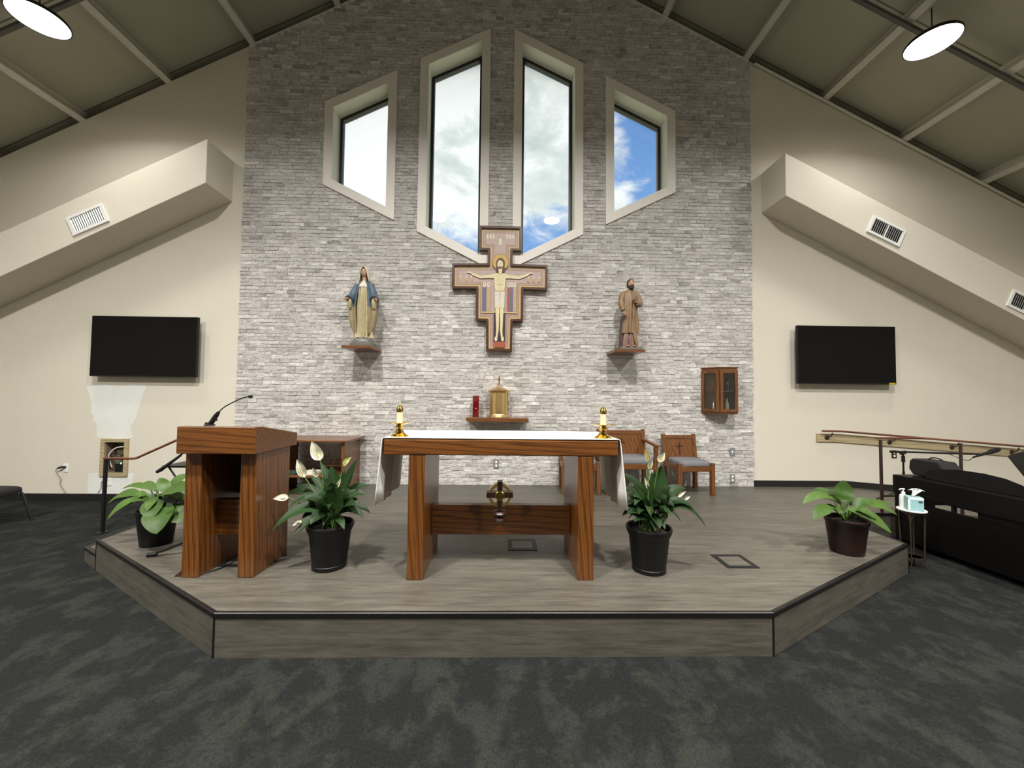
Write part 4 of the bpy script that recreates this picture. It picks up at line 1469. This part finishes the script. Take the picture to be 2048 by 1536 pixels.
def flower(t, base, tip, w, kind, crown, spadix=True):
    base, tip, crown = Vector(base), Vector(tip), Vector(crown)
    b = A()
    b.tube(bez(crown, (crown + base) * .5 + Vector((0, 0, .04)), base, 8), .0038, 8)
    b.k = 1
    leaf(b, base, tip, w, .004, .9, hint=(0, -.9, .4), fold=.55, wave=.06)
    o = b.build('flower', [M['stem_green'], M[kind]], t, 70)
    if spadix and w > .025:
        s = A()
        p = base + (tip - base) * .12 + Vector((0, -.012, 0))
        q = base + (tip - base) * .55 + Vector((0, -.016, 0))
        s.tube([p, (p + q) / 2, q], [.004, .0055, .003], 8)
        s.build('spadix', M['spadix'], o, 60)


def pot(t, prof, mat, soil_r, soil_z):
    A().lathe(prof, n=44).build('pot', mat, t, 40)
    A().lathe([(.002, soil_z - .02), (soil_r, soil_z - .02), (soil_r, soil_z), (soil_r * .5, soil_z + .012), (.002, soil_z + .014)], n=36).build('soil', M['soil'], t, 60)


def local(p, o):
    return (p[0] - o[0], p[1] - o[1], p[2] - o[2])


def lily(o, leaves, flowers, label, seed):
    R.seed(seed)
    t = thing('peace_lily', label, 'potted plant', o, 0, 'potted peace lilies')
    pot(t, [(.002, 0), (0.119, 0), (0.123, 0.004), (0.125, 0.03), (0.121, 0.034), (0.130, 0.1), (0.147, 0.255), (0.151, 0.262), (0.156, 0.275), (0.162, 0.285), (0.167, 0.3), (0.169, 0.318), (0.164, 0.326), (0.154, 0.322), (0.149, 0.3), (0.144, 0.262), (.002, .262)], M['pot_black'], .147, .285)
    b = A()
    b.k = 0

    def one(base, tip, w, arch):
        cr = Vector((R.uniform(-.06, .06), R.uniform(-.05, .05), .285))
        b.k = 1
        b.tube(bez(cr, (cr + Vector(base)) * .5 + Vector((0, 0, .03)), base, 7), .0034, 6)
        b.k = 0
        leaf(b, base, tip, w, arch, wave=.05)
    for base, tip, w, arch in leaves:
        one(local(base, o), local(tip, o), w, arch)
    for i in range(26):
        a = R.uniform(0, 2 * pi)
        rr, zz = R.uniform(.03, .10), R.uniform(.36, .52)
        bs = (rr * cos(a), rr * sin(a) * .8, zz)
        L_ = R.uniform(.13, .20)
        el = R.uniform(-.5, .9)
        tp = (bs[0] + L_ * cos(a) * cos(el) * .8, bs[1] + L_ * sin(a) * cos(el), bs[2] + L_ * sin(el))
        one(bs, tp, R.uniform(.05, .085), R.uniform(.03, .06))
    b.build('foliage', [M['lily_leaf'], M['stem_green']], t, 70)
    for base, tip, w, k in flowers:
        flower(t, local(base, o), local(tip, o), w, k, (R.uniform(-.03, .03), R.uniform(-.03, .03), .285))
    return t


def broad(o, leaves, prof, mat, soil, label, seed):
    R.seed(seed)
    t = thing('broadleaf_plant', label, 'potted plant', o, 0, 'potted broad-leaved plants')
    pot(t, prof, mat, *soil)
    b = A()
    for base, tip, w, arch in leaves:
        base, tip = local(base, o), local(tip, o)
        cr = Vector((R.uniform(-.03, .03), R.uniform(-.02, .03), soil[1]))
        b.k = 1
        b.tube(bez(cr, (cr + Vector(base)) * .5 + Vector((0, 0, .02)), base, 7), .006, 8)
        b.k = 0
        leaf(b, base, tip, w, arch, 1.3, fold=.16, n=16, wave=.07, blunt=.66)
    for i in range(7):   # smaller leaves filling the crown
        a = R.uniform(0, 2 * pi)
        bs = Vector((.05 * cos(a), .05 * sin(a), soil[1] + R.uniform(.08, .14)))
        tp = bs + Vector((.15 * cos(a), .13 * sin(a), R.uniform(-.06, .06)))
        b.k = 1
        b.tube(bez((0, 0, soil[1]), (bs.x * .5, bs.y * .5, bs.z * .9), bs, 6), .005, 8)
        b.k = 0
        leaf(b, bs, tp, R.uniform(.07, .10), .04, 1.3, fold=.16, n=14, wave=.07, blunt=.66)
    b.build('foliage', [M['broad_leaf'], M['stem_green']], t, 70)
    return t

LEFT_PLANT = [
    ((-2.812, 3.35, 0.617), (-2.669, 3.16, 0.435), 0.211, 0.03),
    ((-2.89, 3.37, 0.663), (-2.78, 3.23, 0.523), 0.157, 0.03),
    ((-3.015, 3.38, 0.645), (-3.205, 3.31, 0.5), 0.086, 0.06),
    ((-3.048, 3.43, 0.67), (-3.343, 3.45, 0.595), 0.094, 0.06),
    ((-3.039, 3.51, 0.696), (-3.364, 3.59, 0.684), 0.063, 0.05),
    ((-2.818, 3.43, 0.693), (-2.916, 3.45, 0.815), 0.094, 0.00),
    ((-2.891, 3.49, 0.686), (-2.771, 3.59, 0.813), 0.102, 0.04),
    ((-2.856, 3.39, 0.666), (-2.55, 3.29, 0.751), 0.157, 0.05),
    ((-2.752, 3.35, 0.581), (-2.587, 3.27, 0.488), 0.164, 0.03),
    ((-2.952, 3.48, 0.703), (-3.033, 3.51, 0.742), 0.070, 0.01),
    ((-2.958, 3.38, 0.683), (-2.999, 3.33, 0.666), 0.086, 0.03),
    ((-2.839, 3.43, 0.671), (-2.659, 3.45, 0.621), 0.141, 0.06),
    ((-3.02, 3.55, 0.671), (-3.268, 3.65, 0.701), 0.070, 0.05),
]
RIGHT_PLANT = [
    ((3.012, 3.28, 0.689), (3.036, 3.31, 0.862), 0.166, -0.02),
    ((3.011, 3.34, 0.714), (2.874, 3.44, 0.747), 0.063, 0.03),
    ((2.906, 3.26, 0.707), (2.606, 3.22, 0.684), 0.080, 0.07),
    ((2.857, 3.22, 0.652), (2.616, 3.12, 0.584), 0.100, 0.04),
    ((3.004, 3.22, 0.634), (3.261, 3.12, 0.477), 0.133, 0.05),
    ((3.14, 3.3, 0.665), (3.497, 3.3, 0.571), 0.100, 0.05),
    ((3.291, 3.38, 0.637), (3.66, 3.48, 0.604), 0.050, 0.03),
    ((3.073, 3.31, 0.662), (3.154, 3.33, 0.67), 0.060, 0.01),
    ((3.013, 3.32, 0.679), (2.895, 3.36, 0.695), 0.060, 0.03),
]
LILY_LEFT = [
    ((-1.209, 2.94, 0.671), (-1.572, 2.83, 0.575), 0.110, 0.12),
    ((-1.23, 2.91, 0.666), (-1.367, 2.79, 0.562), 0.081, 0.06),
    ((-1.282, 2.99, 0.713), (-1.513, 2.94, 0.708), 0.066, 0.10),
    ((-1.278, 3.01, 0.736), (-1.592, 3.04, 0.777), 0.095, 0.08),
    ((-1.247, 3.04, 0.699), (-1.555, 3.11, 0.833), 0.081, 0.06),
    ((-1.2, 3.03, 0.731), (-1.268, 3.07, 0.998), 0.103, 0.02),
    ((-1.172, 3.03, 0.76), (-1.053, 3.05, 1.058), 0.081, 0.03),
    ((-1.157, 3.03, 0.731), (-0.973, 3.07, 0.846), 0.081, 0.06),
    ((-1.154, 2.99, 0.713), (-0.977, 3.01, 0.788), 0.095, 0.06),
    ((-1.13, 2.97, 0.677), (-0.909, 2.94, 0.672), 0.066, 0.06),
    ((-1.136, 2.95, 0.668), (-0.938, 2.89, 0.649), 0.066, 0.06),
    ((-1.146, 2.91, 0.646), (-1.048, 2.81, 0.594), 0.059, 0.03),
    ((-1.226, 2.9, 0.683), (-1.28, 2.79, 0.636), 0.110, 0.03),
    ((-1.198, 2.93, 0.695), (-1.261, 2.85, 0.82), 0.110, 0.05),
    ((-1.156, 2.93, 0.695), (-1.177, 2.87, 0.911), 0.125, 0.04),
    ((-1.146, 2.94, 0.699), (-1.046, 2.89, 0.852), 0.110, 0.04),
    ((-1.237, 3.05, 0.711), (-1.447, 3.11, 0.908), 0.081, 0.04),
    ((-1.225, 3.09, 0.715), (-1.387, 3.15, 1.014), 0.066, 0.03),
    ((-1.203, 3.09, 0.707), (-1.189, 3.13, 0.951), 0.088, 0.02),
    ((-1.151, 2.92, 0.677), (-0.98, 2.83, 0.759), 0.110, 0.05),
    ((-1.206, 2.95, 0.682), (-1.392, 2.87, 0.773), 0.088, 0.08),
    ((-1.22, 2.95, 0.654), (-1.45, 2.89, 0.541), 0.037, 0.05),
    ((-1.217, 3.07, 0.72), (-1.121, 3.13, 0.914), 0.088, 0.03),
    ((-1.204, 2.99, 0.742), (-1.264, 2.97, 0.917), 0.095, 0.02),
]
LILY_RIGHT = [
    ((1.24, 2.93, 0.711), (1.295, 2.95, 1.042), 0.143, 0.02),
    ((1.214, 2.93, 0.727), (0.986, 2.96, 0.979), 0.084, 0.06),
    ((1.19, 2.91, 0.716), (0.97, 2.88, 0.883), 0.076, 0.06),
    ((1.182, 2.89, 0.681), (0.959, 2.83, 0.778), 0.067, 0.06),
    ((1.174, 2.87, 0.679), (0.968, 2.77, 0.724), 0.076, 0.04),
    ((1.282, 2.95, 0.747), (1.497, 2.98, 0.859), 0.101, 0.06),
    ((1.282, 2.91, 0.717), (1.507, 2.87, 0.725), 0.067, 0.09),
    ((1.295, 2.9, 0.703), (1.585, 2.85, 0.61), 0.059, 0.12),
    ((1.278, 2.9, 0.687), (1.401, 2.85, 0.638), 0.038, 0.07),
    ((1.199, 2.85, 0.685), (1.192, 2.73, 0.635), 0.084, 0.03),
    ((1.15, 2.85, 0.669), (1.017, 2.75, 0.676), 0.076, 0.03),
    ((1.216, 2.87, 0.728), (1.127, 2.81, 0.913), 0.110, 0.03),
    ((1.24, 2.89, 0.739), (1.315, 2.83, 0.901), 0.118, 0.04),
    ((1.224, 2.85, 0.734), (1.257, 2.77, 0.836), 0.110, 0.04),
    ((1.233, 2.98, 0.696), (1.13, 3.03, 0.905), 0.093, 0.04),
    ((1.183, 2.87, 0.712), (1.023, 2.79, 0.845), 0.101, 0.05),
    ((1.29, 2.97, 0.716), (1.428, 2.99, 0.728), 0.084, 0.05),
    ((1.267, 3.0, 0.708), (1.253, 3.03, 0.975), 0.093, 0.02),
    ((1.183, 2.83, 0.675), (1.168, 2.75, 0.614), 0.059, 0.02),
    ((1.241, 2.85, 0.685), (1.256, 2.79, 0.664), 0.076, 0.02),
    ((1.258, 3.02, 0.719), (1.207, 3.07, 0.932), 0.084, 0.03),
]
FLOWERS_LEFT = [
    ((-1.307, 2.97, 1.058), (-1.36, 2.94, 1.204), 0.087, 'spathe'),
    ((-1.42, 2.97, 0.93), (-1.466, 2.94, 1.069), 0.069, 'spathe'),
    ((-1.327, 2.97, 0.934), (-1.348, 2.94, 1.007), 0.040, 'spathe'),
    ((-1.132, 2.97, 1.021), (-1.062, 2.94, 1.088), 0.044, 'spathe_green'),
    ((-1.536, 2.97, 0.777), (-1.634, 2.94, 0.774), 0.051, 'spathe'),
    ((-1.432, 2.97, 0.601), (-1.485, 2.94, 0.576), 0.029, 'spathe'),
    ((-1.171, 2.97, 0.86), (-1.135, 2.94, 0.927), 0.029, 'spathe'),
]
FLOWERS_RIGHT = [
    ((1.189, 2.93, 1.019), (1.207, 2.9, 1.093), 0.035, 'spathe'),
    ((1.266, 2.93, 1.074), (1.3, 2.9, 1.146), 0.055, 'spathe'),
    ((1.177, 2.93, 1.074), (1.151, 2.9, 1.184), 0.035, 'spathe_yellow'),
    ((1.185, 2.93, 0.869), (1.146, 2.9, 0.96), 0.034, 'spathe'),
    ((1.414, 2.93, 0.807), (1.46, 2.9, 0.857), 0.024, 'spathe'),
    ((1.459, 2.93, 0.787), (1.494, 2.9, 0.817), 0.025, 'spathe'),
]
broad((-2.90, 3.43, ZP), LEFT_PLANT, [(.002, 0), (.108, 0), (.111, .01), (.127, .15), (.138, .262), (.146, .268), (.148, .295), (.142, .30), (.135, .29), (.132, .25), (.002, .25)], M['pot_black'], (.132, .265), 'broad-leaved green plant in black pot left of the lectern', 3)
broad((3.03, 3.28, ZP), RIGHT_PLANT, [(.002, 0), (.112, 0), (.117, .01), (.120, .03), (.130, .12), (.146, .25), (.152, .256), (.155, .285), (.149, .29), (.142, .28), (.139, .24), (.002, .24)], M['pot_brown'], (.139, .255), 'broad-leaved green plant in brown pot near right end of platform', 5)
lily((-1.225, 2.99, ZP), LILY_LEFT, FLOWERS_LEFT, 'white-flowered peace lily in black pot between lectern and altar', 11)
lily((1.193, 2.94, ZP), LILY_RIGHT, FLOWERS_RIGHT, 'white-flowered peace lily in black pot right of the altar', 12)

# ================================================================ handrails
t = thing('handrail', 'stair handrail with black post and wooden grip behind the left plant', 'handrail', (-4.35, 4.42, 0))
b = A(); b.box(-.014, .014, -.014, .014, 0, .81); p_ = b.build('post', M['black_metal'], t, bevel=.003)
A().box(-.045, .045, -.045, .045, .0005, .010).build('base_plate', M['black_metal'], p_, bevel=.002)
b = A(); b.box(1.26, 1.298, -.019, .019, ZP, 1.13); p_ = b.build('post', M['black_metal'], t, bevel=.003)
A().box(1.235, 1.323, -.045, .045, ZP + .0005, ZP + .010).build('base_plate', M['black_metal'], p_, bevel=.002)
A().tube([(-.02, 0, .822), (.30, 0, .822), (.335, 0, .828), (.37, 0, .845), (.98, 0, 1.13), (1.02, 0, 1.14), (1.35, 0, 1.142)], .016, 14, flat=.8).build('grip', M['rail_wood'], t, 60)

t = thing('guard_rail', 'free-standing ramp railing with brown posts between plant and piano', 'railing', (4.5, 4.44, 0))


def ramp_z(x):
    return ZP if x < 5.25 else ZP - .26 * (x - 5.25) / 3.12


for x in (4.5, 5.46, 6.5, 7.6):
    b = A(); x_ = x - 4.5; b.box(x_ - .012, x_ + .012, -.012, .012, ramp_z(x), 1.10 - max(0, x - 5.0) * .07); b.build('post', M['brown_metal'], t, bevel=.003)
A().tube([(-.06, 0, 1.122), (.50, 0, 1.122), (.75, 0, 1.108), (3.4, 0, .92)], .014, 12, flat=.8).build('grip', M['rail_wood'], t, 60)
b = A(); b.prism([(.02, .44), (.02, .46), (.75, .46), (3.1, .29), (3.1, .27), (.75, .44)], 'y', -.010, .010); b.build('lower_bar', M['brown_metal'], t)

t = thing('wall_handrail', 'long wooden handrail on a pale board fixed along the right wall', 'handrail', (4.79, WY - .001, 0))
b = A(); b.prism([(0, .935), (0, 1.058), (.28, 1.058), (4.2, .775), (4.2, .652), (.28, .935)], 'y', -.022, 0); b.build('mounting_board', M['board'], t, bevel=.002)
A().tube([(.03, -.085, 1.100), (.28, -.085, 1.100), (.36, -.085, 1.096), (4.2, -.085, .818)], .015, 12).build('grip', M['rail_wood'], t, 60)
for x in (.15, 1.11, 2.07, 3.0, 3.95):
    zc = 1.0 - max(0, x - .28) * .0722
    b = A(); b.xf = Matrix.Translation((x, -.022, zc)) @ Matrix.Rotation(pi / 2, 4, 'X'); b.lathe([(.002, 0), (.036, 0), (.036, .006), (.026, .012), (.002, .013)], n=20); b.xf = None
    b.tube([(x, -.03, zc), (x + .02, -.07, zc + .02), (x + .035, -.085, zc + .075)], .008, 8)
    b.build('bracket', M['brown_metal'], t, 45)

# ================================================================ things at the edges
# ---- digital piano seen from behind
t = thing('digital_piano', 'black upright digital piano seen from behind at the right edge', 'piano', (4.40, 3.5, 0))
b = A(); b.box(0, .46, -.70, .715, .545, .745); b.build('keyboard_body', M['black_satin'], t, bevel=.008)
b = A(); b.box(.02, .05, -.66, .68, .06, .485); b.build('back_panel', M['black_satin'], t, bevel=.003)
for y in (.42, -.66):
    b = A(); b.box(.0, .40, y, y + (.275 if y > 0 else .62), .0, .545) if False else b.box(.015, .40, y if y > 0 else -.69, (y + .275) if y > 0 else -.04, .485, .545); b.build('bracket', M['black_satin'], t)
for y in (.66, -.69):
    b = A(); b.box(.0, .42, y, y + .035, 0, .545); b.build('side_panel', M['black_satin'], t, bevel=.004)
b = A(); b.box(.02, .05, .15, .175, .485, .545); b.build('strut', M['black_metal'], t)
b = A(); b.box(.14, .42, -.66, .66, .0, .10); b.build('pedal_bar', M['black_satin'], t)
b = A(); b.xf = Matrix.Translation((.10, 0, .747)) @ Matrix.Rotation(radians(14), 4, 'Y')
arc = [(.46, 0), (.50, .05), (.47, .09), (.35, .125), (.2, .148), (.0, .15), (-.15, .135), (-.27, .10), (-.38, .0)]
b.prism(arc, 'x', 0, .016); b.build('music_rest', M['black_satin'], t, bevel=.003)
b = A(); b.box(.30, .455, -.64, .66, .728, .752); b.build('key_cover', M['black_satin'], t, bevel=.004)

t = thing('carry_bag', 'black padded bag with a loop handle lying on the piano top', 'bag', (4.68, 4.02, .7525))
b = A(); b.prism([(-.17, .02), (-.15, 0), (.15, 0), (.19, .06), (.18, .15), (.15, .175), (-.10, .175), (-.17, .08)], 'x', -.10, .10); b.build('body', M['black_fabric'], t, bevel=.02, seg=3)
A().tube(smooth_path([(0, .07, .172), (0, .05, .195), (0, .0, .202), (0, -.05, .192), (0, -.07, .172)], 5), .007, 8).build('handle', M['black_fabric'], t, 60)

t = thing('microphone_stand', 'black boom microphone stand behind the piano with boom held level', 'microphone stand', (5.20, 4.85, ZP))
A().tube([(0, 0, .08), (0, 0, .40), (0, 0, .401), (0, 0, .64)], [.014, .014, .010, .010], 12).build('pole', M['black_metal'], t, 40)
b = A()
for k in range(3):
    a = 2 * pi * k / 3 + .4
    b = A(); b.tube([(0, 0, .16), (.26 * cos(a), .26 * sin(a), .012)], .009, 8); b.build('leg', M['black_metal'], t, 60)
b = A(); b.tube([(0, 0, .52), (0, 0, .60)], [.020, .018], 12); b.tube([(-.03, 0, .63), (.03, 0, .645)], .022, 12); b.build('clutch', M['black_plastic'], t, 50)
b = A(); b.tube([(-.17, 0, .650), (-.16, 0, .651), (-.06, 0, .648)], [.012, .018, .014], 10); b.tube([(-.06, 0, .648), (1.02, 0, .625)], .012, 10); b.build('boom', M['black_metal'], t, 50)
A().tube([(.92, 0, .585), (1.0, -.01, .615), (1.10, -.02, .650), (1.13, -.02, .662), (1.20, -.025, .685), (1.235, -.03, .695)], [.010, .015, .019, .028, .030, .018], 14).build('microphone', M['black_plastic'], t, 50)
A().tube(smooth_path([(.92, 0, .585), (.84, -.01, .545), (.74, -.01, .57), (.6, 0, .625)], 6), .004, 8).build('cable', M['black_plastic'], t, 60)

t = thing('music_stand', 'black sheet music stand cut off by right edge of the photo', 'music stand', (6.80, 4.75, ramp_z(6.80)))
b = A(); b.xf = Matrix.Translation((0, 0, .62)) @ Matrix.Rotation(radians(-24), 4, 'X') @ Matrix.Rotation(radians(-14), 4, 'Y'); b.box(-.25, .25, -.004, .004, -.16, .20); b.box(-.25, .25, -.05, .0, -.165, -.155); b.build('desk', M['black_metal'], t, bevel=.002)
A().tube([(0, .0, .10), (0, .0, .62)], .012, 10).build('pole', M['black_metal'], t, 50)
for k in range(3):
    a = 2 * pi * k / 3
    b = A(); b.tube([(0, 0, .18), (.22 * cos(a), .22 * sin(a), .012)], .010, 8); b.build('leg', M['black_metal'], t, 60)

# ---- small round table and what stands on it
t = thing('side_table', 'little round table with white top and thin wire legs beside piano', 'table', (3.97, 3.62, 0))
A().lathe([(.002, .515), (.100, .515), (.106, .519), (.107, .527), (.102, .532), (.002, .532)], n=44).build('tabletop', M['white_marble'], t, 40)
b = A()
b.lathe([(.084, .500), (.090, .500), (.090, .514), (.084, .514), (.084, .500)], n=36)
b.lathe([(.074, .085), (.080, .085), (.080, .095), (.074, .095), (.074, .085)], n=36); b.build('ring', M['bronze_wire'], t, 40)
for k in range(4):
    a = pi / 4 + k * pi / 2 - .15
    cx, cy = cos(a), sin(a)
    b = A(); b.tube(smooth_path([(.087 * cx, .087 * cy, .505), (.085 * cx, .085 * cy, .40), (.079 * cx, .079 * cy, .09), (.092 * cx, .092 * cy, .004)], 5), .006, 8)
    for s in (-1, 1):
        b.tube(bez((.085 * cx, .085 * cy, .42), (.085 * cos(a + s * .15), .085 * sin(a + s * .15), .49), (.087 * cos(a + s * .55), .087 * sin(a + s * .55), .503), 6), .004, 6)
    b.build('leg', M['bronze_wire'], t, 60)
t = thing('tissue_box', 'teal and white tissue box on the little round table', 'tissue box', (3.955, 3.585, .5325), radians(-30))
A().box(-.055, .055, -.05, .05, 0, .125).build('box', [M['teal_box']], t, bevel=.004)
b = A(); b.box(-.054, -.040, -.0512, -.0502, .004, .121); b.box(-.054, .054, -.0512, -.0502, .104, .121); b.build('pale_panel', M['tissue'], t)
b = A(); b.lathe([(.002, 0), (.020, 0), (.020, .001), (.002, .001)], n=20)
b2 = A(); b2.xf = Matrix.Translation((.032, -.0512, .088)) @ Matrix.Rotation(pi / 2, 4, 'X'); b2.lathe([(.002, 0), (.016, 0), (.016, .001), (.002, .001)], n=20, sy=.7); b2.build('badge', plain('badge_teal', (.05, .13, .15), .5), t)
b = A()
rings = []
for j in range(9):
    k = j / 8
    rings.append([(-.02 + .06 * k * (u) + .035 * sin(k * 2.2), -.02 + .045 * (v) * (1 - .4 * k), .124 + .085 * sin(k * 1.9) - .02 * abs(u) * k) for u, v in ((-1, -.5), (-.5, .4), (0, -.4), (.5, .5), (1, -.3))])
b.loft(rings, closed=False); ts = b.build('tissue', M['tissue'], t, 70)
md = ts.modifiers.new('thick', 'SOLIDIFY'); md.thickness = .002
t = thing('pump_bottle', 'small white pump bottle behind the tissue box on the round table', 'bottle', (3.955, 3.680, .5325))
A().lathe([(.002, 0), (.028, 0), (.030, .004), (.030, .10), (.026, .118), (.012, .126), (.012, .132), (.002, .132)], n=24).build('bottle', M['white_plastic'], t, 40)
b = A(); b.lathe([(.002, .130), (.015, .130), (.015, .146), (.005, .148), (.005, .172), (.002, .172)], n=20); b.tube([(.010, 0, .172), (-.03, -.004, .175), (-.045, -.006, .166)], [.008, .006, .004], 10); b.build('pump', M['white_plastic'], t, 45)

# ---- chair at the left edge
t = thing('stacking_chair', 'black padded stacking chair cut off by left edge of the photo', 'chair', (-5.98, 4.58, 0))
b = A()
rings = []
for z, k in ((.335, .92), (.345, .99), (.375, 1.0), (.40, .98), (.415, .90), (.42, .75)):
    rings.append([(.285 * k * (abs(cos(2 * pi * q / 40)) ** .4) * (1 if cos(2 * pi * q / 40) >= 0 else -1), .285 * k * (abs(sin(2 * pi * q / 40)) ** .4) * (1 if sin(2 * pi * q / 40) >= 0 else -1), z - .03 * (1 if 0 else 0)) for q in range(40)])
b.loft(rings); b.build('seat', M['black_fabric'], t, 50)
for sg in (-1, 1):
    b = A(); b.tube([(.24, sg * .24, .345), (.27, sg * .245, .30), (.355, sg * .265, .0)], [.013, .014, .014], 10); b.build('leg', M['black_metal'], t, 60)
    b = A(); b.tube([(-.24, sg * .24, .345), (-.30, sg * .245, .28), (-.46, sg * .265, .0)], [.013, .014, .014], 10); b.build('leg', M['black_metal'], t, 60)
    b = A(); b.tube([(-.24, sg * .24, .345), (-.32, sg * .24, .45), (-.42, sg * .24, .82)], .013, 10); b.build('back_frame', M['black_metal'], t, 60)
b = A(); b.xf = Matrix.Translation((-.37, 0, .66)) @ Matrix.Rotation(radians(-14), 4, 'Y'); b.box(-.022, .022, -.235, .235, -.17, .17); b.build('backrest', M['black_fabric'], t, bevel=.02, seg=3)

# ---- folding tray table behind the lectern
t = thing('tray_table', 'black folding tray table on crossed legs, mostly hidden behind the lectern', 'table', (-4.02, 5.22, 0))
b = A(); b.box(-.26, .26, -.17, .17, .605, .630); b.build('tabletop', M['black_satin'], t, bevel=.004)
for sg in (-1, 1):
    b = A(); b.tube([(-.20, sg * .13, .600), (.22, sg * .13, .012)], .011, 8); b.build('leg', M['black_metal'], t, 60)
    b = A(); b.tube([(.20, sg * .10, .600), (-.22, sg * .10, .012)], .011, 8); b.build('leg', M['black_metal'], t, 60)
